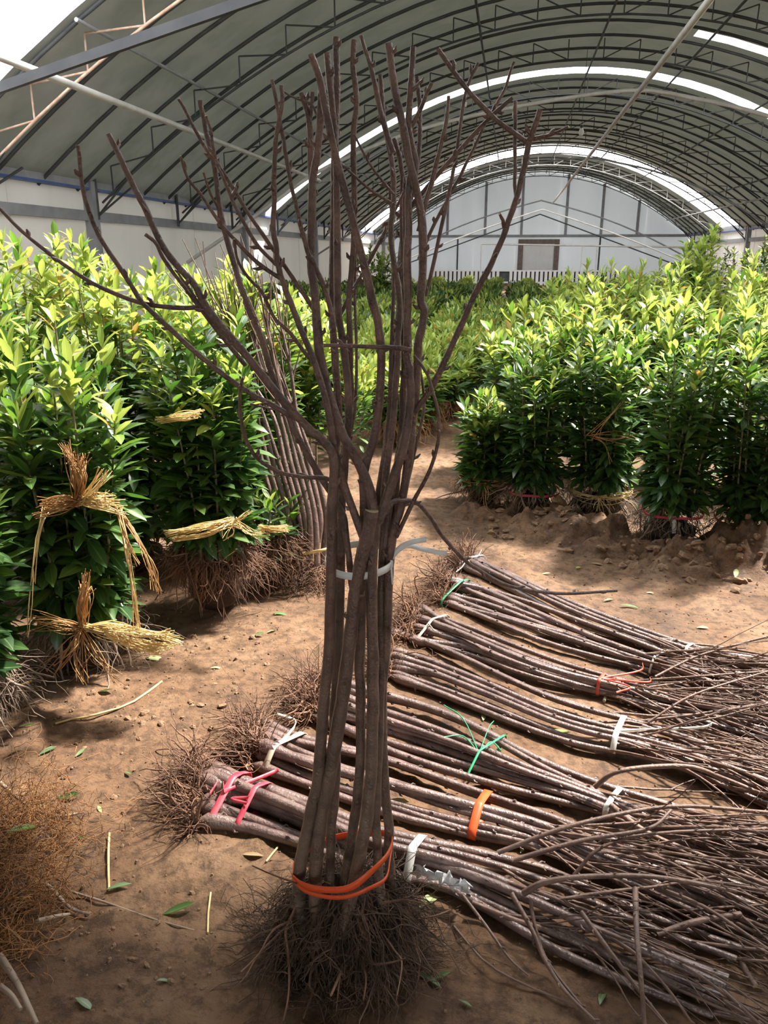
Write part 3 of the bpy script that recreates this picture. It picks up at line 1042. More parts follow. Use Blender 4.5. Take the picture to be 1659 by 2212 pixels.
yl = L1.location.y - .27
straw_fan(L1, (170, 1082), yl, [[(215, 1080), (255, 1085)], [(200, 1075), (240, 1070)], [(195, 1060), (225, 1020)], [(210, 1090), (260, 1105)]], 60, 'straw', spread=9)
straw_fan(L1, (172, 1082), yl, [[(165, 1030), (140, 965)], [(168, 1030), (155, 985)], [(175, 1030), (178, 990)]], 70, 'straw_brown', spread=9)
straw_fan(L1, (168, 1085), yl, [[(130, 1085), (90, 1092)], [(130, 1100), (80, 1110)], [(140, 1075), (95, 1080)]], 40, 'straw_brown', spread=8)
straw_fan(L1, (100, 1085), yl, [[(75, 1180), (65, 1290), (60, 1375)], [(85, 1150), (68, 1260)]], 5, 'straw', spread=3, r=.002)
straw_fan(L1, (255, 1100), yl, [[(275, 1180), (290, 1290), (297, 1370)], [(300, 1170), (330, 1230), (348, 1280)], [(290, 1150), (315, 1210), (335, 1275)], [(270, 1160), (300, 1220)]], 16, 'straw_brown', spread=5, r=.0022)
straw_fan(L1, (268, 1130), yl, [[(283, 1230), (296, 1330), (295, 1372)]], 4, 'straw', spread=4, r=.002)
yl2 = yl + .02
straw_fan(L1, (185, 1355), yl2, [[(240, 1350), (310, 1365), (385, 1385)], [(240, 1365), (300, 1390), (370, 1395)], [(240, 1370), (290, 1400), (345, 1405)], [(235, 1358), (320, 1372), (365, 1368)]], 90, 'straw', spread=7, dY=.12, r=.0022)
straw_fan(L1, (178, 1355), yl2, [[(178, 1310), (190, 1240)], [(172, 1310), (180, 1260)], [(185, 1300), (195, 1270)]], 50, 'straw_brown', spread=6)
straw_fan(L1, (175, 1358), yl2, [[(120, 1340), (60, 1330)], [(130, 1350), (75, 1350)], [(150, 1400), (110, 1440)], [(170, 1410), (180, 1470)], [(210, 1410), (255, 1465)]], 45, 'straw_brown', spread=12)
yl = L2.location.y - .29
straw_fan(L2, (500, 1128), yl, [[(430, 1140), (365, 1158)], [(440, 1135), (390, 1145)], [(450, 1150), (375, 1165)], [(430, 1142), (360, 1150)]], 55, 'straw', spread=6)
straw_fan(L2, (505, 1128), yl, [[(520, 1118), (540, 1105)], [(545, 1150), (575, 1155)], [(500, 1150), (490, 1165)], [(520, 1145), (560, 1160)]], 24, 'straw', spread=6)
straw_fan(L2, (565, 1140), yl, [[(590, 1140), (620, 1138)], [(590, 1146), (618, 1146)]], 30, 'straw', spread=4)
straw_fan(L2, (345, 908), yl + .02, [[(390, 895), (435, 888)], [(380, 900), (430, 895)], [(390, 905), (425, 900)]], 40, 'straw', spread=4)

# straw on the third right bundle
yr = RB[2].location.y - .2
straw_fan(RB[2], (1275, 945), yr, [[(1308, 908), (1345, 870)], [(1325, 948), (1378, 938)], [(1330, 935), (1370, 950)], [(1305, 955), (1322, 1000)], [(1300, 915), (1330, 885)], [(1300, 950), (1350, 955)]], 11, 'straw_brown', spread=3, r=.002)
yr = RB[3].location.y - .15
mb = MB()
mb.ribbon([atY(1455, 1115, yr), atY(1457, 1135, yr - .01), atY(1456, 1152, yr)], (1, 0, 0), .022)
mb.build('tag', 'tape_white', RB[3])

# ------------------------------------------------------------------ the upright bundle of cut saplings (the main thing)
BP = G(745, 2110)
YB = 1.40
main = thing('sapling_bundle', 'upright bundle of tall bare cut saplings bound with white and orange tape', 'sapling bundle', (float(BP[0]), float(BP[1]), 0))


def traced(pts, w0, w1, Y0, Y1, per=4):
    """pixel trace -> path in space, depth runs from Y0 to Y1, width in pixels from w0 to w1"""
    pts = np.asarray(pts, float)
    s = np.concatenate([[0], np.cumsum(np.linalg.norm(np.diff(pts, axis=0), axis=1))]); s /= s[-1]
    q = spline(np.column_stack([pts, s]), None, per)
    Ys = Y0 + (Y1 - Y0) * np.clip(q[:, 2], 0, 1)
    P = np.array([atY(a, b, Yk) for a, b, Yk in zip(q[:, 0], q[:, 1], Ys)])
    R = np.array([px2r(w0 + (w1 - w0) * t, p) for t, p in zip(np.clip(q[:, 2], 0, 1), P)])
    return P, R


def add_buds(mb, P, R, every=.055, start=.0, size=1.0):
    """nodes and short spur buds along a stem"""
    seg = np.linalg.norm(np.diff(P, axis=0), axis=1); s = np.concatenate([[0], np.cumsum(seg)])
    t = start + every * RNG.random()
    k = RNG.random() * 6
    while t < s[-1] - .01:
        i = min(np.searchsorted(s, t) - 1, len(P) - 2); i = max(i, 0)
        f = (t - s[i]) / max(seg[i], 1e-6)
        p = P[i] + (P[i + 1] - P[i]) * f; r = R[i]
        T = norm(P[i + 1] - P[i])
        a1 = norm(np.cross(T, [.3, .9, .2])); a2 = np.cross(T, a1)
        k += 2.4
        d = a1 * math.cos(k) + a2 * math.sin(k)
        ln = (.005 + .006 * RNG.random()) * size + r * .7
        q = p + d * ln + T * ln * .9
        mb.tube([p + d * r * .4, p + d * (r * .8 + ln * .4) + T * ln * .4, q], [max(r * .5, .003), .0035 * size, .0012], 5)
        t += every * (.6 + .9 * RNG.random())


def stem(parent, pts, w0, w1, Y0, Y1, name='stem', m='bark', buds=.075, bstart=0.0, cut=True, sides=9, per=6):
    Y0, Y1 = 1.36 + (Y0 - 1.36) * .7, 1.36 + (Y1 - 1.36) * .9
    P, R = traced(pts, w0, w1, Y0, Y1, per)
    # slightly uneven and crooked, swollen at the nodes
    q = np.arange(len(R)); k0 = RNG.random() * 90
    R = R * (1 + .09 * vnoise(q * .9 + k0, q * 0 + .5, 3) + .05 * vnoise(q * .33 + k0, q * 0 + .5, 4))
    P = P + np.stack([vnoise(q * .37 + k0, q * 0 + .5, 5), vnoise(q * .37 + k0, q * 0 + .5, 6), q * 0.], -1) * (.0016 if w0 > 12 else .001)
    mb = MB().tube(P, R, sides, cap=1 if cut else None)
    if buds:
        add_buds(mb, P, R, buds, bstart)
    return mb.build(name, [m, 'cut_wood'], parent)


# trunk (foot -> tip), pixel widths at foot and tip
sA = stem(main, [(655, 2010), (645, 1900), (667, 1784), (687, 1675), (700, 1513), (711, 1400), (715, 1239), (716, 1100), (719, 990), (690, 945), (663, 922), (597, 850), (547, 785), (500, 730), (443, 659), (420, 615), (360, 545), (325, 475), (280, 380), (235, 290)], 30, 12, 1.30, 1.18, m='bark', bstart=.9)
sC = stem(main, [(686, 2030), (680, 1905), (691, 1784), (711, 1675), (739, 1513), (753, 1400), (774, 1239), (793, 1160), (803, 1102)], 29, 31, 1.28, 1.28, bstart=.5)
sC2 = stem(sC, [(798, 1155), (822, 1112), (854, 1023), (876, 947), (887, 864), (885, 803), (880, 748), (881, 640), (881, 482), (885, 389), (897, 355), (883, 271), (887, 187), (892, 102)], 22, 13, 1.28, 1.36, 'branch')
sC3 = stem(sC, [(784, 1160), (742, 1045), (720, 965), (706, 875), (678, 780), (654, 720), (640, 690), (624, 646), (608, 603), (600, 568), (596, 530), (590, 492), (593, 438), (593, 370), (596, 310), (608, 229), (608, 183)], 18, 9, 1.27, 1.20, 'branch')
sB = stem(main, [(712, 2010), (712, 1900), (717, 1784), (726, 1675), (722, 1513), (732, 1400), (736, 1239), (738, 1100), (744, 1000), (752, 900), (746, 785), (731, 659), (727, 440), (725, 313), (718, 229), (706, 115)], 22, 14, 1.36, 1.36, bstart=.7)
sD = stem(main, [(735, 2010), (748, 1890), (764, 1784), (777, 1675), (779, 1513), (777, 1400), (784, 1239), (786, 1100), (787, 1016), (811, 929), (822, 803), (818, 712), (803, 640), (771, 516), (733, 364), (706, 250), (691, 174), (672, 117)], 24, 16, 1.40, 1.26, bstart=.7)
sE = stem(main, [(740, 2020), (766, 1905), (790, 1784), (801, 1675), (806, 1513), (804, 1400), (803, 1239), (810, 1130), (800, 1067), (778, 1009), (735, 929), (702, 821), (686, 717), (680, 641), (673, 560), (674, 451), (676, 386), (686, 332), (692, 261), (697, 180)], 30, 16, 1.27, 1.30, bstart=.8)
sG = stem(main, [(833, 2000), (820, 1905), (813, 1784), (816, 1675), (822, 1513), (822, 1400), (824, 1239), (828, 1120), (832, 1038), (846, 929), (852, 857), (860, 748), (862, 640), (845, 524), (851, 427), (847, 355), (830, 263), (822, 161)], 21, 11, 1.33, 1.42, bstart=.7)
sF = stem(main, [(848, 1960), (840, 1835), (839, 1784), (829, 1675), (824, 1513), (834, 1400), (840, 1239), (849, 1150), (866, 1092), (884, 984), (893, 893), (899, 803), (905, 730), (916, 676), (909, 640), (914, 566), (910, 461), (889, 364), (868, 262), (851, 178), (838, 94)], 22, 17, 1.40, 1.32, bstart=.7)
sH = stem(sB, [(733, 1330), (728, 1239), (724, 1100), (738, 1000), (757, 875), (757, 785), (753, 659), (760, 566), (765, 440), (763, 296), (770, 220), (762, 144), (765, 87)], 14, 12, 1.36, 1.44, 'branch', bstart=.2)
sI = stem(sC, [(762, 1300), (755, 1220), (746, 1140), (735, 1100), (691, 1027), (648, 951), (612, 871), (587, 806), (561, 723), (532, 651), (512, 590), (480, 475), (465, 370), (445, 280), (433, 217)], 15, 11, 1.34, 1.30, 'branch', bstart=.2)
sJ = stem(sG, [(823, 1340), (824, 1239), (835, 1130), (850, 1040), (866, 960), (894, 893), (927, 846), (963, 777), (992, 712), (1018, 650), (1049, 592), (1083, 520), (1108, 452), (1130, 376), (1143, 311), (1151, 290), (1167, 237)], 15, 13, 1.38, 1.30, 'branch', bstart=.2)
stem(sD, [(780, 1330), (792, 1239), (806, 1150), (822, 1040), (838, 930), (848, 830), (858, 720), (866, 600), (872, 500), (873, 400), (860, 330), (851, 300)], 17, 12, 1.40, 1.48, 'branch', bstart=.2)
stem(sB, [(733, 1350), (724, 1239), (712, 1120), (722, 1000), (730, 880), (722, 760), (716, 640), (720, 500), (722, 350), (728, 200), (724, 81)], 18, 15, 1.38, 1.46, 'branch', bstart=.2)
stem(sF, [(836, 1330), (838, 1239), (842, 1120), (858, 1020), (868, 900), (872, 780), (868, 660), (862, 560), (884, 450), (904, 330), (906, 240), (900, 165)], 15, 10, 1.40, 1.50, 'branch', bstart=.2)
# side branches
stem(sC, [(735, 905), (726, 790), (724, 740), (718, 684), (697, 614), (681, 573), (665, 543), (646, 470), (632, 416), (616, 332), (605, 269), (597, 221), (587, 172)], 13, 8, 1.33, 1.22, 'branch')
stem(sC, [(690, 690), (667, 652), (624, 590), (606, 562), (589, 538), (543, 470), (486, 379), (461, 340), (440, 313), (404, 245), (386, 213)], 10, 7, 1.30, 1.15, 'branch')
stem(sC, [(597, 572), (551, 522), (507, 443), (486, 392), (467, 348), (456, 288), (445, 250)], 9, 6, 1.21, 1.16, 'branch')
stem(sC, [(606, 602), (554, 565), (505, 516), (472, 476), (434, 421), (407, 386), (389, 337)], 10, 6, 1.21, 1.14, 'branch')
stem(sC, [(474, 470), (470, 448), (453, 413), (438, 371)], 6, 5, 1.15, 1.13, 'branch', buds=0)
stem(sA, [(443, 661), (391, 665), (304, 654), (217, 620), (139, 572), (56, 507), (0, 450), (-30, 425)], 11, 7, 1.22, 1.10, 'branch')
stem(sA, [(640, 905), (603, 884), (521, 837), (451, 785), (391, 732), (317, 663), (278, 607), (234, 542), (204, 485), (183, 430), (175, 370), (168, 313)], 13, 9, 1.24, 1.12, 'branch')
stem(sA, [(530, 790), (470, 715), (404, 628), (356, 563), (335, 525), (313, 506)], 10, 8, 1.24, 1.17, 'branch')
stem(sA, [(490, 720), (455, 690), (410, 625), (385, 590)], 7, 5, 1.22, 1.18, 'branch', buds=.04)
stem(sC, [(690, 800), (662, 766), (629, 722), (594, 687), (567, 633), (540, 603), (513, 560), (505, 516)], 9, 6, 1.30, 1.20, 'branch')
stem(sE, [(676, 440), (670, 356), (670, 294), (665, 250), (651, 202)], 13, 13, 1.31, 1.33, 'branch')
stem(sE, [(668, 270), (672, 240), (676, 199)], 8, 9, 1.32, 1.33, 'branch', buds=0)
stem(sE, [(685, 250), (672, 225), (640, 213), (612, 198)], 6, 4, 1.31, 1.32, 'branch', buds=0)
stem(sG, [(850, 330), (822, 237), (800, 144), (781, 77)], 14, 9, 1.40, 1.38, 'branch')
stem(sG, [(851, 420), (810, 370), (780, 320), (765, 290)], 6, 5, 1.40, 1.36, 'branch')
stem(sG, [(848, 440), (800, 410), (757, 372), (735, 352)], 7, 5, 1.40, 1.34, 'branch')
stem(sF, [(880, 290), (910, 233), (921, 205), (933, 178)], 10, 8, 1.36, 1.34, 'branch')
stem(sF, [(905, 500), (919, 440), (936, 381), (948, 330), (963, 263), (968, 208)], 13, 8, 1.34, 1.36, 'branch')
stem(sF, [(920, 640), (935, 575), (965, 440), (985, 340), (1007, 199), (1033, 136)], 9, 7, 1.40, 1.44, 'branch')
stem(sF, [(885, 450), (914, 414), (965, 355), (1045, 267), (1085, 230), (1106, 212)], 10, 9, 1.38, 1.40, 'branch')
stem(sF, [(905, 560), (940, 482), (973, 419), (1007, 355), (1049, 267), (1083, 208), (1110, 134)], 8, 6, 1.42, 1.46, 'branch')
stem(sG, [(1143, 311), (1100, 280), (1066, 254), (1007, 191), (946, 106)], 12, 10, 1.30, 1.33, 'branch')
stem(sG, [(1152, 300), (1180, 294), (1205, 285), (1227, 273)], 11, 5, 1.30, 1.28, 'branch')
stem(sG, [(1116, 440), (1113, 400), (1113, 313), (1114, 218)], 8, 9, 1.31, 1.33, 'branch')
stem(sG, [(1090, 495), (1085, 475), (1079, 462)], 10, 6, 1.31, 1.30, 'branch', buds=0)
stem(sC, [(738, 1056), (706, 1034), (663, 1031), (605, 1020), (554, 987), (525, 929), (518, 857), (522, 825), (527, 815)], 10, 7, 1.26, 1.12, 'branch', buds=.07)
stem(sC, [(835, 1100), (850, 1084), (869, 1081), (898, 1085), (927, 1114), (955, 1157), (1002, 1208), (1035, 1232), (1095, 1264), (1204, 1282), (1333, 1276)], 11, 6, 1.30, 1.75, 'branch', buds=.07)
stem(sF, [(856, 1160), (894, 1081), (927, 1020), (945, 958), (946, 893), (927, 821), (908, 785), (894, 768)], 10, 6, 1.36, 1.30, 'branch', buds=.07)
stem(sF, [(854, 1142), (876, 1063), (894, 984), (914, 893), (915, 850), (906, 790)], 8, 6, 1.42, 1.44, 'branch', buds=.06)
stem(sC, [(888, 757), (860, 752), (800, 749), (740, 747), (699, 746)], 12, 8, 1.25, 1.22, 'branch', buds=.09)
stem(sB, [(880, 400), (800, 560), (765, 620), (735, 680), (715, 720)], 7, 9, 1.48, 1.40, 'branch', buds=.09)
stem(sC, [(620, 890), (570, 880), (540, 872)], 5, 4, 1.38, 1.33, 'branch', buds=0)

stem(sG, [(826, 1180), (832, 1000), (842, 860), (846, 740), (850, 600), (846, 480), (842, 400)], 11, 7, 1.40, 1.44, 'branch')
stem(sF, [(850, 1160), (862, 1000), (872, 860), (876, 740), (870, 600), (866, 480), (868, 380)], 12, 8, 1.42, 1.46, 'branch')
stem(sB, [(742, 1010), (766, 880), (770, 760), (766, 620), (772, 500)], 8, 6, 1.40, 1.46, 'branch')

# roots of the main bundle
mr = MB()
for (px_, py_) in [(655, 1990), (690, 2010), (735, 2000), (770, 2020), (830, 1990), (800, 2000)]:
    c = atY(px_, py_, 1.36)
    mr.add(*root_mass(c, 200, .05, .22, .0015, 1.0, seg=8, wig=.42, grav=.22, radial=.75))
    mr.add(*root_mass(c, 50, .05, .20, .0028, .9, seg=7, sides=4, wig=.35, grav=.2, radial=.8))
n = 1500
th = RNG.random(n) * 2 * np.pi; cz = RNG.uniform(-.7, .95, n); sr = np.sqrt(1 - cz * cz)
S0 = np.stack([sr * np.cos(th), sr * np.sin(th), cz], -1)
P0 = np.array([BP[0], 1.36, .12]) + S0 * [.12, .09, .11] * (.75 + .3 * RNG.random((n, 1)))
P, R = strands(P0, S0 * [1, 1, .4] + [0, 0, -.5], 7, .05 + .13 * RNG.random(n), .0007 + .0013 * RNG.random(n) ** 2, .42, .2, .4)
mr.add(*tubes(P, R, 3))
mr.build('fine_roots', 'root_dark', main, kind='stuff')
for k in range(22):
    a = k / 22 * 2 * math.pi + RNG.random() * .4
    c = np.array([BP[0] + .06 * math.cos(a), 1.36 + .05 * math.sin(a), .12 + .06 * RNG.random()])
    P, R = strands(c[None], np.array([[math.cos(a) * .8, math.sin(a) * .8, -.5]]), 9, .16 + .16 * RNG.random(), .0045, .36, .24, .22)
    P = spline(P[0], 25); R = np.interp(np.linspace(0, 1, 25), np.linspace(0, 1, 10), R[0])
    MB().tube(P, R, 6).build('root', 'root_dark' if k % 3 else 'root_brown', main)
for pts, w in [([(640, 1960), (618, 2010), (622, 2050), (625, 2110), (622, 2160), (612, 2205)], 8), ([(640, 1985), (590, 2010), (560, 2060), (520, 2100)], 6), ([(760, 2040), (800, 2080), (840, 2080), (875, 2070)], 6),
               ([(745, 2040), (735, 2100), (715, 2150)], 10), ([(815, 2000), (850, 2050), (868, 2080), (858, 2150)], 5), ([(660, 1915), (590, 1890), (545, 1870)], 5), ([(620, 2000), (560, 2060), (530, 2110), (500, 2140)], 5),
               ([(770, 2040), (790, 2110), (785, 2160)], 7), ([(825, 1950), (880, 1945), (940, 1960)], 5), ([(700, 2060), (680, 2130), (655, 2200)], 6)]:
    P, R = traced(pts, w, w * .5, 1.31, 1.14)
    P[:, 2] = np.maximum(P[:, 2], .008)
    MB().tube(P, R, 6).build('root', 'root_brown', main)
blob(main, np.array([BP[0], 1.36, .085]), (.12, .09, .095), 'soil', 'soil_core', 14, .3)

# white tape round the middle, orange tape at the foot
def hull_ring(c, rx, ry, tilt=0.0, n=40):
    a = np.linspace(0, 2 * np.pi, n, endpoint=False)
    return np.stack([c[0] + rx * np.cos(a), c[1] + ry * np.sin(a), c[2] + tilt * np.cos(a)], -1)


cw = atY(778, 1208, 1.37)
MB().ribbon(hull_ring(cw, px2r(146, cw), .085, 0.0), (0, 0, 1), .0135, .0012, True).build('white_tape', 'tape_white', main)
mb = MB()
mb.ribbon(spline([atY(845, 1205, 1.36), atY(862, 1185, 1.36), atY(885, 1172, 1.37), atY(920, 1165, 1.4)], 8), (0, .2, 1), .010)
mb.ribbon(spline([atY(850, 1195, 1.37), atY(880, 1178, 1.4), atY(920, 1188, 1.44), atY(965, 1196, 1.46)], 8), (0, .2, 1), .010)
mb.ribbon(spline([atY(845, 1210, 1.35), atY(846, 1235, 1.34), atY(848, 1262, 1.34)], 8), (1, 0, 0), .003)
mb.build('white_tape_ends', 'tape_white', main)
co = atY(740, 1890, 1.34)
o1 = spline([atY(632, 1895, 1.30), atY(655, 1912, 1.27), atY(700, 1922, 1.25), atY(755, 1918, 1.245), atY(800, 1885, 1.26), atY(836, 1848, 1.31), atY(847, 1815, 1.37), atY(830, 1800, 1.43), atY(760, 1802, 1.46), atY(690, 1820, 1.44), atY(640, 1860, 1.37), atY(632, 1895, 1.30)], 44)
o2 = spline([atY(632, 1900, 1.295), atY(660, 1925, 1.265), atY(710, 1938, 1.245), atY(755, 1936, 1.24), atY(800, 1918, 1.25), atY(833, 1898, 1.29), atY(842, 1860, 1.33), atY(847, 1825, 1.37)], 30)
mb = MB()
mb.ribbon(o1, (0, 0, 1), .0145)
mb.ribbon(o2, (0, 0, 1), .009)
mb.build('orange_tape', 'tape_orange', main)

# ------------------------------------------------------------------ bundles lying on the mud
def hull(p):
    """convex outline of 2-D points"""
    p = p[np.lexsort((p[:, 1], p[:, 0]))]
    def half(q):
        o = []
        for v in q:
            while len(o) > 1 and (o[-1][0] - o[-2][0]) * (v[1] - o[-2][1]) - (o[-1][1] - o[-2][1]) * (v[0] - o[-2][0]) <= 0:
                o.pop()
            o.append(v)
        return o[:-1]
    return np.array(half(p) + half(p[::-1]))


def lying_bundle(label, upper, lower, n, ztop, w0, w1, ties, roots, seed, nbr=6, rootm='root_brown', brush_len=.75, rootn=280, extra=None, tieat=None):
    """upper / lower: pixel outlines of the bundle from root end to brush end (ground places)"""
    global RNG
    rng = np.random.default_rng(seed)
    c0 = G(*roots)
    root = thing('lying_sapling_bundle', label, 'sapling bundle', (float(c0[0]), float(c0[1]), 0), 'sapling bundles lying on the mud')
    up = spline(np.array(upper, float), 15); lo = spline(np.array(lower, float), 15)
    paths = []
    for k in range(n):
        t = (k + .5) / n if n > 1 else .5
        wob = .34 * vnoise(np.linspace(0, 2.2, 15) + k * 3.3, np.full(15, seed + .5), seed)
        tt = np.clip(t + wob * (1 - np.linspace(0, .35, 15)), 0, 1)[:, None]
        q = up * (1 - tt) + lo * tt
        zz = .022 + ztop * (1 - abs(2 * tt[:, 0] - .8)) * np.clip(.45 + .55 * vnoise(np.linspace(0, 2, 15) + k * 7.1, np.full(15, 2.5), seed + 1), .0, 1)
        P = np.array([G(a, b, z) for (a, b), z in zip(q, zz)])
        P = spline(P, 29)
        R = np.array([px2r(w0 + (w1 - w0) * s, p) for s, p in zip(np.linspace(0, 1, 29), P)]) * (.82 + .36 * rng.random())
        P[:, 2] = np.maximum(P[:, 2], R + .002 + gh(P[:, 0], P[:, 1]) * .5)
        R[0:4] *= [.4, 1.35, 1.4, 1.15]
        mb = MB().tube(P, R, 8, cap=1)
        add_buds(mb, P, R, .07, .05, .8)
        st = mb.build('stem', ['bark_purple', 'cut_wood'], root)
        paths.append((P, R))
        # branches fanning out past the second tie
        for b in range(nbr):
            i = int(18 + 10 * rng.random())
            d = norm(P[min(i + 1, 28)] - P[i - 1])
            d = norm(d + np.array([rng.normal(0, .2), rng.normal(0, .22), .02 + .2 * rng.random()]))
            Lb = brush_len * (.5 + .7 * rng.random())
            S, Rr = strands(P[i][None], d[None], 9, Lb, .0052 * (.55 + .7 * rng.random()), .07, .035, .35, rng=rng)
            S = spline(S[0], 19)
            Rr = np.linspace(Rr[0, 0], Rr[0, -1], 19)
            S[:, 2] = np.maximum(S[:, 2], .012)
            bm = MB().tube(S, Rr, 5)
            add_buds(bm, S, Rr, .05, .04, .55)
            for _ in range(1):       # a side twig
                j = int(4 + 10 * rng.random())
                dd = norm(norm(S[j + 1] - S[j]) + rng.normal(0, .3, 3))
                S2, R2 = strands(S[j][None], dd[None], 6, .16 + .25 * rng.random(), Rr[j] * .7, .08, .03, .4, rng=rng)
                S2[0][:, 2] = np.maximum(S2[0][:, 2], .008)
                bm.tube(S2[0], R2[0], 4)
            bm.build('branch', 'twig', st)
    # ties
    for i, m, w, tails in ties:
        pts = np.array([p[i] for p, r in paths]); rr = max(r[i] for p, r in paths)
        d = norm(np.mean([p[min(i + 1, 28)] - p[i - 1] for p, r in paths], 0))
        c = pts.mean(0)
        sx = norm(np.cross(d, [0, 0, 1])); sz = np.cross(sx, d)
        a_ = (pts - c) @ sx; b_ = (pts - c) @ sz
        rs = np.array([r[i] for p, r in paths]) * 1.08 + .001
        an = np.linspace(0, 2 * np.pi, 10, endpoint=False)
        cl = np.stack([(a_[:, None] + rs[:, None] * np.cos(an)).ravel(), (b_[:, None] + rs[:, None] * np.sin(an)).ravel()], -1)
        hl = hull(cl)
        cx, cz, ra, rb = hl[:, 0].mean(), hl[:, 1].mean(), np.ptp(hl[:, 0]) / 2, np.ptp(hl[:, 1]) / 2
        ringp = c + sx * hl[:, :1] + sz * hl[:, 1:]
        ringp[:, 2] = np.maximum(ringp[:, 2], .004)
        mb = MB().ribbon(ringp, d, w, .001, True)
        top = c + sz * (cz + rb) + sx * (cx + ra * .3)
        for tl in tails:
            e = np.array([G(a, b, .03 + .02 * rng.random()) for a, b in tl])
            mb.ribbon(spline(np.vstack([top[None], e + [0, 0, .03]]), 9), (0, 0, 1) if rng.random() < .5 else (0, .7, .7), w * .55, .001)
        mb.build('tie', m, root)
    # roots
    rm = MB()
    for P, R in paths:
        c = P[0]; back = norm(P[0] - P[2])
        m = rootn // n
        D0 = back[None] * 1.0 + rng.normal(0, .7, (m, 3)) + [0, 0, .2]
        S, Rr = strands(np.tile(c, (m, 1)) + rng.normal(0, .018, (m, 3)), D0, 7, (.05 + .17 * rng.random(m) ** 1.5), .0009 + .0016 * rng.random(m), .34, .02, .4, rng=rng)
        rm.add(*tubes(S, Rr, 3))
        D0 = back[None] * 1.0 + rng.normal(0, .6, (4, 3))
        S, Rr = strands(np.tile(c, (4, 1)), D0, 7, .10 + .12 * rng.random(4), .005, .3, .05, .3, rng=rng)
        rm.add(*tubes(S, Rr, 5))
    rm.build('roots', rootm, root, kind='stuff')
    return root, paths


bA, pA = lying_bundle('nearest lying sapling bundle with a magenta tie at its roots and white tape',
    [(430, 1605), (530, 1650), (650, 1706), (800, 1775), (980, 1822), (1180, 1880), (1380, 1970), (1600, 2050)],
    [(425, 1790), (520, 1800), (650, 1840), (820, 1905), (980, 1940), (1150, 2030), (1330, 2110), (1540, 2195)], 8, .085, 27, 17,
    [(3, 'tape_pink', .020, [[(560, 1700), (602, 1682)], [(480, 1700), (455, 1735)]]), (5, 'tape_pink', .016, [[(500, 1745), (535, 1755)]]), (14, 'tape_white', .022, [])], (400, 1700), 21, nbr=4, rootm='root_brown', rootn=420, brush_len=.42)
bB, pB = lying_bundle('lying sapling bundle with an orange tape and a beige tie at its roots',
    [(560, 1560), (650, 1595), (830, 1640), (1000, 1700), (1180, 1756), (1400, 1830), (1659, 1905)],
    [(545, 1650), (650, 1690), (830, 1755), (1000, 1800), (1150, 1835), (1350, 1925), (1620, 2050)], 8, .075, 21, 14,
    [(3, 'tape_beige', .020, [[(640, 1580), (600, 1560)]]), (15, 'tape_orange', .024, [])], (570, 1590), 22, nbr=6, rootn=380)
bC, pC = lying_bundle('lying sapling bundle with a green string knot and white tape',
    [(690, 1455), (840, 1500), (1000, 1558), (1150, 1635), (1285, 1690), (1450, 1740), (1659, 1800)],
    [(670, 1560), (830, 1620), (1050, 1690), (1275, 1752), (1450, 1830), (1659, 1900)], 8, .07, 20, 13,
    [(11, 'tape_green', .007, [[(1000, 1570), (958, 1540)], [(1000, 1608), (958, 1610)], [(1060, 1620), (1082, 1640)], [(1055, 1590), (1066, 1575)]]), (19, 'tape_white', .016, [])], (670, 1490), 23, nbr=7, rootn=380)
bD, pD = lying_bundle('long lying sapling bundle with one white tape, between the green-knotted and red-tied ones',
    [(835, 1365), (900, 1380), (1000, 1420), (1200, 1508), (1430, 1570), (1659, 1640)],
    [(840, 1465), (960, 1505), (1100, 1560), (1250, 1615), (1420, 1655), (1659, 1750)], 8, .06, 15, 10,
    [(20, 'tape_white', .018, [[(1500, 1590), (1535, 1582)]])], (830, 1410), 24, nbr=7)
bE, pE = lying_bundle('lying sapling bundle with a red bow tie near its tips',
    [(900, 1300), (1000, 1345), (1200, 1425), (1400, 1472), (1659, 1520)],
    [(880, 1380), (1000, 1410), (1150, 1462), (1400, 1525), (1659, 1600)], 8, .06, 15, 10,
    [(3, 'tape_beige', .012, [[(928, 1365), (938, 1378)]]), (18, 'tape_red', .012, [[(1360, 1500), (1330, 1512)], [(1395, 1490), (1402, 1480)], [(1380, 1465), (1386, 1448)]])], (880, 1330), 25, nbr=7)
bF, pF = lying_bundle('lying sapling bundle with a green tie at its roots and white tape',
    [(965, 1235), (1050, 1262), (1250, 1335), (1460, 1418), (1659, 1470)],
    [(960, 1300), (1050, 1335), (1200, 1395), (1440, 1462), (1659, 1530)], 8, .06, 14, 10,
    [(2, 'tape_green', .010, []), (20, 'tape_white', .008, [])], (940, 1260), 26, nbr=8)
bG, pG = lying_bundle('farthest lying sapling bundle with a white bow at its roots',
    [(1020, 1195), (1080, 1225), (1250, 1305), (1490, 1393), (1659, 1425)],
    [(1000, 1225), (1080, 1262), (1250, 1345), (1480, 1420), (1659, 1465)], 6, .05, 14, 10,
    [(1, 'tape_white', .012, [[(1030, 1215), (1040, 1200)], [(1000, 1235), (985, 1248)], [(1015, 1230), (1018, 1240)]]), (21, 'tape_white', .012, [])], (1000, 1200), 27, nbr=7)


def ground_branch(parent, pts, w0, w1, zs, m='twig'):
    pts = np.asarray(pts, float)
    z = np.interp(np.linspace(0, 1, len(pts)), np.linspace(0, 1, len(zs)), zs)
    P = spline(np.array([G(a, b, q) for (a, b), q in zip(pts, z)]), None, 5)
    R = np.array([px2r(w0 + (w1 - w0) * s, p) for s, p in zip(np.linspace(0, 1, len(P)), P)])
    mb = MB().tube(P, R, 6, cap=1)
    add_buds(mb, P, R, .05, .03, .6)
    mb.build('branch', [m, 'cut_wood'], parent)


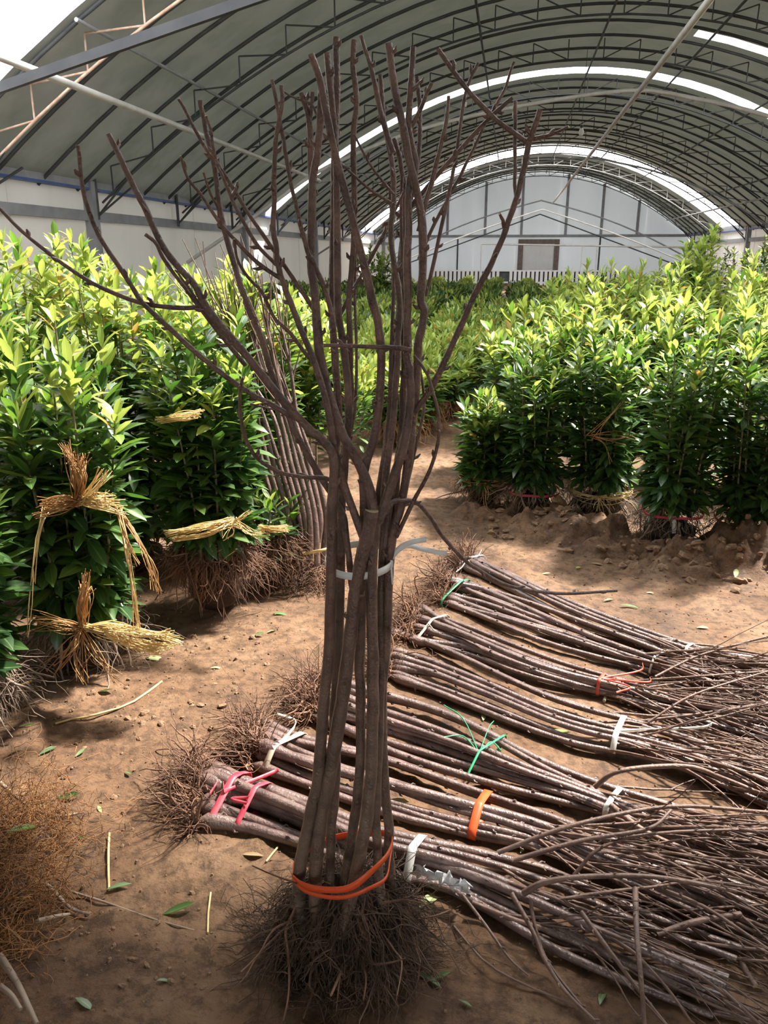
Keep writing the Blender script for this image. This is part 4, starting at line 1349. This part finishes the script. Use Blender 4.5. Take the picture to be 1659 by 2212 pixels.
for pts, w0, w1, zs in [
    ([(1075, 1842), (1240, 1782), (1450, 1742), (1659, 1755)], 11, 8, [.10, .16, .16, .12]),
    ([(1110, 1858), (1260, 1815), (1400, 1790), (1450, 1750)], 12, 7, [.10, .15, .17, .18]),
    ([(1130, 1930), (1180, 1905), (1280, 1893), (1420, 1895), (1590, 1925)], 15, 9, [.10, .14, .15, .13, .10]),
    ([(1105, 1930), (1150, 2010), (1175, 2070), (1220, 2140), (1295, 2215)], 12, 8, [.10, .06, .03, .02]),
    ([(1145, 1942), (1158, 2010), (1185, 2080), (1270, 2190)], 9, 6, [.10, .06, .03, .02]),
    ([(1255, 1970), (1310, 2045), (1380, 2140), (1440, 2215)], 12, 8, [.12, .10, .06, .03]),
    ([(1372, 1920), (1376, 2020), (1386, 2130), (1392, 2215)], 14, 10, [.12, .13, .10, .06]),
    ([(1000, 1935), (1050, 2000), (1100, 2070), (1142, 2108)], 9, 4, [.06, .03, .015]),
    ([(1270, 2040), (1190, 2010), (1120, 1990), (1020, 1950)], 10, 12, [.02, .03, .03, .04]),
    ([(1240, 1890), (1300, 1830), (1420, 1800), (1659, 1790)], 9, 6, [.08, .14, .15, .12]),
    ([(1420, 2020), (1500, 1992), (1600, 1975)], 16, 14, [.04, .06, .06]),
    ([(1600, 2075), (1612, 2100), (1632, 2130)], 16, 15, [.03, .025, .02]),
]:
    ground_branch(bA, pts, w0, w1, zs)
for pts, w0, w1, zs in [([(1285, 1700), (1340, 1665), (1480, 1655), (1560, 1680), (1659, 1720)], 12, 8, [.08, .14, .14, .10, .06]),
                        ([(1400, 1560), (1500, 1500), (1659, 1450)], 6, 4, [.1, .16, .18]),
                        ([(1320, 1740), (1400, 1800), (1520, 1850), (1659, 1905)], 14, 9, [.06, .06, .05, .04])]:
    ground_branch(bC, pts, w0, w1, zs)
for pts, w0, w1, zs in [([(1415, 1462), (1500, 1420), (1600, 1390), (1659, 1375)], 6, 5, [.06, .10, .14, .16]), ([(1380, 1470), (1520, 1460), (1659, 1450)], 5, 4, [.06, .1, .1])]:
    ground_branch(bF, pts, w0, w1, zs)

# clear plastic film scrap by the white tape of the nearest bundle
pf = thing('plastic_scrap', 'crumpled clear plastic film scrap beside white tape on nearest lying bundle', 'plastic scrap', tuple(float(v) for v in G(945, 1885, .06)))
U_, V_ = np.meshgrid(np.linspace(0, 1, 16), np.linspace(0, 1, 7))
c0, c1, c2, c3 = G(898, 1868, .09), G(1015, 1905, .09), G(1020, 1925, .05), G(900, 1895, .05)
S = (c0[:, None, None] * (1 - U_) + c1[:, None, None] * U_) * (1 - V_) + (c3[:, None, None] * (1 - U_) + c2[:, None, None] * U_) * V_
S = np.moveaxis(S, 0, -1) + RNG.normal(0, .006, (7, 16, 3))
k = (np.arange(6)[:, None] * 16 + np.arange(15)[None]).reshape(-1)
MB().add(S.reshape(-1, 3), np.stack([k, k + 1, k + 17, k + 16], -1)).build('film', 'plastic', pf, False)

# ------------------------------------------------------------------ bundle leaning on the left seedlings
lb0 = G(688, 1245)
lean = thing('leaning_sapling_bundle', 'bundle of thin bare saplings leaning back against the left seedlings', 'sapling bundle', (float(lb0[0]), float(lb0[1]), 0))
for k in range(10):
    t = k / 9
    foot = (625 + 75 * t + RNG.normal(0, 4), 1215 + RNG.normal(0, 14))
    pts = [foot, (598 + 105 * t, 1110), (565 + 112 * t, 1000), (535 + 112 * t + RNG.normal(0, 8), 900), (500 + 120 * t + RNG.normal(0, 12), 800), (470 + 130 * t + RNG.normal(0, 14), 710 + RNG.normal(0, 20))]
    Yk = 3.32 + .2 * RNG.random()
    P, R = traced(pts, 12 + 5 * RNG.random(), 6, Yk, Yk + .22)
    mb = MB().tube(P, R, 7)
    add_buds(mb, P, R, .08, .1, .8)
    st = mb.build('stem', 'bark_purple', lean)
    for b in range(9):
        i = int(len(P) * (.55 + .42 * RNG.random()))
        i = min(i, len(P) - 2)
        d = norm(norm(P[i + 1] - P[i]) + RNG.normal(0, .12, 3))
        S, Rr = strands(P[i][None], d[None], 7, .25 + .3 * RNG.random(), .0045, .06, -.02, .45)
        MB().tube(S[0], Rr[0], 4).build('branch', 'twig', st)
rm = MB()
for k in range(8):
    c = atY(620 + 12 * k, 1240, 3.42)
    rm.add(*root_mass(c, 80, .05, .2, .002, .6, wig=.45, grav=.1, radial=1.2))
rm.build('roots', 'root_brown', lean, kind='stuff')
mb = MB(); c = atY(690, 1190, 3.38)
mb.ribbon(spline([atY(655, 1196, 3.33), atY(690, 1190, 3.30), atY(712, 1184, 3.36)], 8), (0, 0, 1), .014)
mb.build('tie', 'straw', lean)

# ------------------------------------------------------------------ orange fibrous root heap at the lower left
hc = G(20, 1990)
heap = thing('root_heap', 'heap of fine orange fibrous roots in the lower left corner', 'roots', (float(hc[0]), float(hc[1]), 0))
n = 4600
P0 = np.stack([hc[0] + RNG.normal(-.10, .085, n), hc[1] + RNG.normal(-.02, .16, n), .02 + .15 * RNG.random(n)], -1)
P0[:, 2] *= np.clip(1.2 - np.abs(P0[:, 0] - hc[0] + .12) * 3.2, .1, 1)
D0 = np.stack([RNG.normal(.2, .8, n), RNG.normal(0, .9, n), RNG.normal(.1, .4, n)], -1)
P, R = strands(P0, D0, 8, .07 + .12 * RNG.random(n), .0008 + .0007 * RNG.random(n), .42, .05, .5)
mb = MB(); mb.add(*tubes(P, R, 3))
mb.build('fine_roots', 'root_orange', heap, kind='stuff')
blob(heap, np.array([hc[0] - .13, hc[1], .04]), (.15, .28, .10), 'root_dark', 'soil_core', 14, .3)
for pts, w in [([(0, 1690), (60, 1740), (120, 1762), (180, 1755)], 8), ([(60, 1905), (100, 1910), (150, 1960), (195, 1975)], 10), ([(0, 2065), (35, 2120), (60, 2170), (80, 2212)], 16), ([(0, 2130), (25, 2150), (45, 2180)], 14),
               ([(80, 1990), (120, 1980), (150, 1975)], 12), ([(150, 1925), (230, 1950), (330, 1985), (420, 2010)], 6)]:
    P = spline(np.array([G(a, b, .07 if a < 90 else .03 if a < 140 else .008) for a, b in pts]), None, 4)
    MB().tube(P, [px2r(w * (1 - .4 * s), p) for s, p in zip(np.linspace(0, 1, len(P)), P)], 6).build('root', 'root_grey', heap)

# ------------------------------------------------------------------ fallen leaves, loose straw, clods
def fallen(px_, py_, ln, ang, label, m='leaf_fallen', z=None, group=None, ti=None, tilt=.12):
    p = G(px_, py_, z or 0)
    zz = (z if z else float(gh(p[0], p[1]))) + .005
    o = put('fallen_leaf', LEAF_ME[ti if ti is not None else int(RNG.integers(0, 4)), m], None)
    d = np.array([math.cos(ang), math.sin(ang), tilt])
    A = leaf_frames(d[None], np.array([[RNG.normal(0, .2), RNG.normal(0, .2), 1.0]]), np.array([ln]))[0]
    mt = Matrix(A.tolist()).to_4x4(); mt.translation = Vector((p[0] - A[0, 1] * .5, p[1] - A[1, 1] * .5, zz))
    o.matrix_world = mt
    tag(o, label, 'leaf', group or 'fallen leaves on the mud')


FL = [
    (48, 1790, .085, .9, 'glossy green leaf resting on the orange root heap', 'leaf_mid', .15),
    (388, 1972, .08, .4, 'curled glossy green leaf beside a root strand, lower left mud', 'leaf_mid', None),
    (258, 1925, .06, .5, 'dull leaf above the curled green leaf, lower left mud', 'leaf_fallen', None),
    (928, 1948, .075, .9, 'pale green leaf beside the main root ball, under the nearest bundle', 'leaf_pale', None),
    (820, 2100, .05, 2.6, 'green leaf among the roots of the upright bundle', 'leaf_fallen', None),
    (930, 2115, .06, -.5, 'folded grey green leaf right of the main root ball', 'leaf_fallen', None),
    (955, 2105, .04, .4, 'small leaf tucked behind the folded leaf by the main root ball', 'leaf_fallen', None),
    (1005, 2168, .03, -.4, 'small green leaf scrap near the lower edge of the mud', 'leaf_mid', None),
    (185, 2180, .05, -.3, 'leaf at the lower edge beside the orange root heap', 'leaf_fallen', None),
    (355, 2128, .03, .3, 'tiny leaf alone on the lower left mud', 'leaf_fallen', None),
    (105, 1630, .06, 1.0, 'long leaf beside the grey stringy roots', 'leaf_fallen', None),
    (175, 1632, .04, 1.2, 'curled leaf on open mud near the grey stringy roots', 'leaf_fallen', None),
    (278, 1675, .035, -.6, 'leaf just left of the nearest bundle roots', 'leaf_fallen', None),
    (215, 1750, .03, -.8, 'small yellowish leaf on dark mud at left', 'leaf_pale', None),
    (150, 1728, .07, .2, 'dark leaf on mud above the orange root heap', 'leaf_dark', None),
    (178, 1812, .03, .2, 'small dark leaf on mud beside orange root heap', 'leaf_dark', None),
    (230, 1500, .06, .1, 'dark leaf in front of the straw sheaf', 'leaf_fallen', None),
    (335, 1425, .07, .1, 'leaf under the tip of the straw sheaf', 'leaf_pale', None),
    (470, 1446, .05, .3, 'pale leaf on the mud in front of the reddish roots', 'leaf_pale', None),
    (605, 1330, .07, .05, 'leaf at the foot of the reddish roots', 'leaf_fallen', None),
    (590, 1365, .06, .9, 'upright pale leaf on mud before the leaning sticks', 'leaf_pale', None),
    (560, 1378, .05, .3, 'grey green leaf on mud before the leaning sticks', 'leaf_fallen', None),
    (545, 1852, .06, .1, 'dry brown leaf left of the orange tape', 'leaf_dry', None),
    (860, 1738, .07, -.2, 'pale leaf between the two nearest lying bundles', 'leaf_pale', None),
    (1045, 1550, .05, 1.5, 'pale upright leaf above the green string knot', 'leaf_pale', None),
    (1210, 1585, .07, -.4, 'long pale leaf on bare mud between lying bundles', 'leaf_pale', None),
    (1155, 1566, .04, -.2, 'dark leaf by the long pale leaf between lying bundles', 'leaf_fallen', None),
    (1130, 1836, .04, 1.2, 'white-green leaf scrap below the orange tape', 'leaf_pale', None),
    (1225, 1855, .06, -.3, 'leaf under branches beside the orange tape bundle', 'leaf_pale', None),
    (1360, 1308, .08, -.3, 'grey green leaf on sunlit mud beyond the lying bundles', 'leaf_fallen', None),
    (1315, 1295, .05, .5, 'dark leaf on sunlit mud beside the grey green leaf', 'leaf_fallen', None),
    (1290, 1220, .06, .1, 'dry curled leaf on mud before the broken mud lump', 'leaf_dry', None),
    (1250, 1225, .04, .6, 'small yellow green leaf on mud before the broken lump', 'leaf_young', None),
    (1588, 1248, .08, 1.3, 'pale green leaf at the foot of the mud heap, right edge', 'leaf_pale', None),
    (1520, 1355, .06, .2, 'dark leaf on sunlit mud near right edge', 'leaf_dry', None),
    (1180, 1243, .05, .5, 'pale leaf on mud nearest the farthest lying bundle', 'leaf_pale', None),
    (1408, 1277, .05, .2, 'light leaf on mud between heap and lying bundles', 'leaf_pale', None),
    (1035, 1415, .05, .4, 'pale leaf caught between red-tied and white-taped bundles', 'leaf_pale', None),
    (1300, 2150, .05, 1.3, 'dull leaf under the hanging branches at the bottom', 'leaf_fallen', None),
    (95, 1745, .045, .3, 'pale yellow leaf above the orange root heap', 'leaf_pale', None),
    (60, 1570, .05, .4, 'green leaf in the grey roots at the left edge', 'leaf_mid', .08),
]
for f in FL:
    fallen(f[0], f[1], f[2], f[3], f[4], f[5], f[6])


def straw_bit(pts, w, label, z=.008, m='straw'):
    P = spline(np.array([G(a, b, z) for a, b in pts]), 8)
    P[:, 2] = np.maximum(z, gh(P[:, 0], P[:, 1]) + .004)
    o = MB().tube(P, [px2r(w, p) for p in P], 5).build('straw_stalk', m)
    tag(o, label, 'straw', 'loose straw on the mud')


straw_bit([(120, 1565), (200, 1545), (280, 1520), (350, 1473)], 5, 'long bent straw stalk lying across the left mud')
straw_bit([(0, 1490), (35, 1482), (68, 1470)], 6, 'straw stalk over the grey roots at the left edge', .1)
straw_bit([(236, 1800), (234, 1850), (236, 1925)], 6, 'upright-looking straw stalk on dark mud left of the nearest roots')
straw_bit([(455, 1928), (450, 1980), (449, 2018)], 5, 'short straw stalk left of the main root ball')
straw_bit([(600, 1830), (585, 1850), (575, 1862)], 5, 'short straw bit between the bundle stems and the orange tape')
straw_bit([(1312, 1495), (1305, 1515)], 7, 'short pale stick beside the red bow', m='tape_beige')
straw_bit([(980, 2000), (1050, 2080), (1140, 2130), (1240, 2170)], 5, 'thin brown twig on mud below the nearest bundle', m='twig')

# mud clods: a few shapes, many places; children of the floor
def clod_mesh(seed):
    rng = np.random.default_rng(seed)
    n = 6
    th = np.linspace(0, np.pi, n); ph = np.linspace(0, 2 * np.pi, 8, endpoint=False)
    V = []
    for i, t in enumerate(th):
        for p in ph:
            k = 1 + (rng.normal(0, .16) if 0 < i < n - 1 else 0)
            V.append((k * math.sin(t) * math.cos(p), k * math.sin(t) * math.sin(p) * .85, k * math.cos(t) * .62))
    Q = [[i * 8 + j, (i + 1) * 8 + j, (i + 1) * 8 + (j + 1) % 8, i * 8 + (j + 1) % 8] for i in range(n - 1) for j in range(8)]
    return np_mesh('mud_clod', np.array(V), np.array(Q), 'clod', smooth=False)


CL = [clod_mesh(s) for s in range(6)]


def clod(px_, py_, size):
    p = G(px_, py_)
    o = put('mud_clod', CL[int(RNG.integers(0, 6))], FLOOR, (p[0], p[1], float(gh(p[0], p[1])) + size * .08))
    o.rotation_euler = (RNG.normal(0, .4), RNG.normal(0, .4), RNG.random() * 6)
    s = size * (.6 + .8 * RNG.random(3))
    o.scale = tuple(s)


for k in range(230):
    t = RNG.random()
    px_ = 1060 + 610 * RNG.random()
    py_ = np.interp(px_, [1060, 1250, 1450, 1670], [1125, 1165, 1215, 1235]) + RNG.normal(0, 18)
    clod(px_, py_, .006 + .03 * RNG.random() ** 2.5)
for k in range(170):
    clod(130 + 500 * RNG.random(), 1370 + 230 * RNG.random() ** 1.3, .004 + .012 * RNG.random() ** 3)
for k in range(60):
    clod(130 + 330 * RNG.random(), 1600 + 560 * RNG.random(), .003 + .007 * RNG.random() ** 2)
# crumbs of mud too small to pick apart
mb = MB()
tV, tQ = np.array([(0, 0, .6), (1, 0, 0), (0, 1, 0), (-1, 0, 0), (0, -1, 0), (0, 0, -.5)]), None
n = 9000
cp = np.stack([RNG.uniform(-1.9, 1.9, n), RNG.uniform(.9, 4.6, n)], -1)
sz = .0015 + .0055 * RNG.random(n) ** 3
cz = gh(cp[:, 0], cp[:, 1])
th = RNG.random(n) * 6.28
base = np.array([(1, 0, 0), (0, 1, 0), (-1, 0, 0), (0, -1, 0), (.5, .1, .9), (-.1, .5, .9), (-.5, -.1, .8), (.1, -.5, .9)])
rot = np.stack([np.cos(th), -np.sin(th), np.sin(th), np.cos(th)], -1).reshape(-1, 2, 2)
V = np.tile(base[None], (n, 1, 1)) * (sz * 1.0)[:, None, None] * (.7 + .6 * RNG.random((n, 8, 1)))
V[..., :2] = np.einsum('nij,nvj->nvi', rot, V[..., :2])
V += np.column_stack([cp, cz - .001])[:, None]
q = np.array([[0, 1, 5, 4], [1, 2, 6, 5], [2, 3, 7, 6], [3, 0, 4, 7], [4, 5, 6, 7]])
crumbs = put('mud_crumbs', np_mesh('mud_crumbs', V.reshape(-1, 3), (q[None] + (np.arange(n) * 8)[:, None, None]).reshape(-1, 4), 'clod', smooth=False), FLOOR, kind='stuff')
bpy.context.view_layer.update()
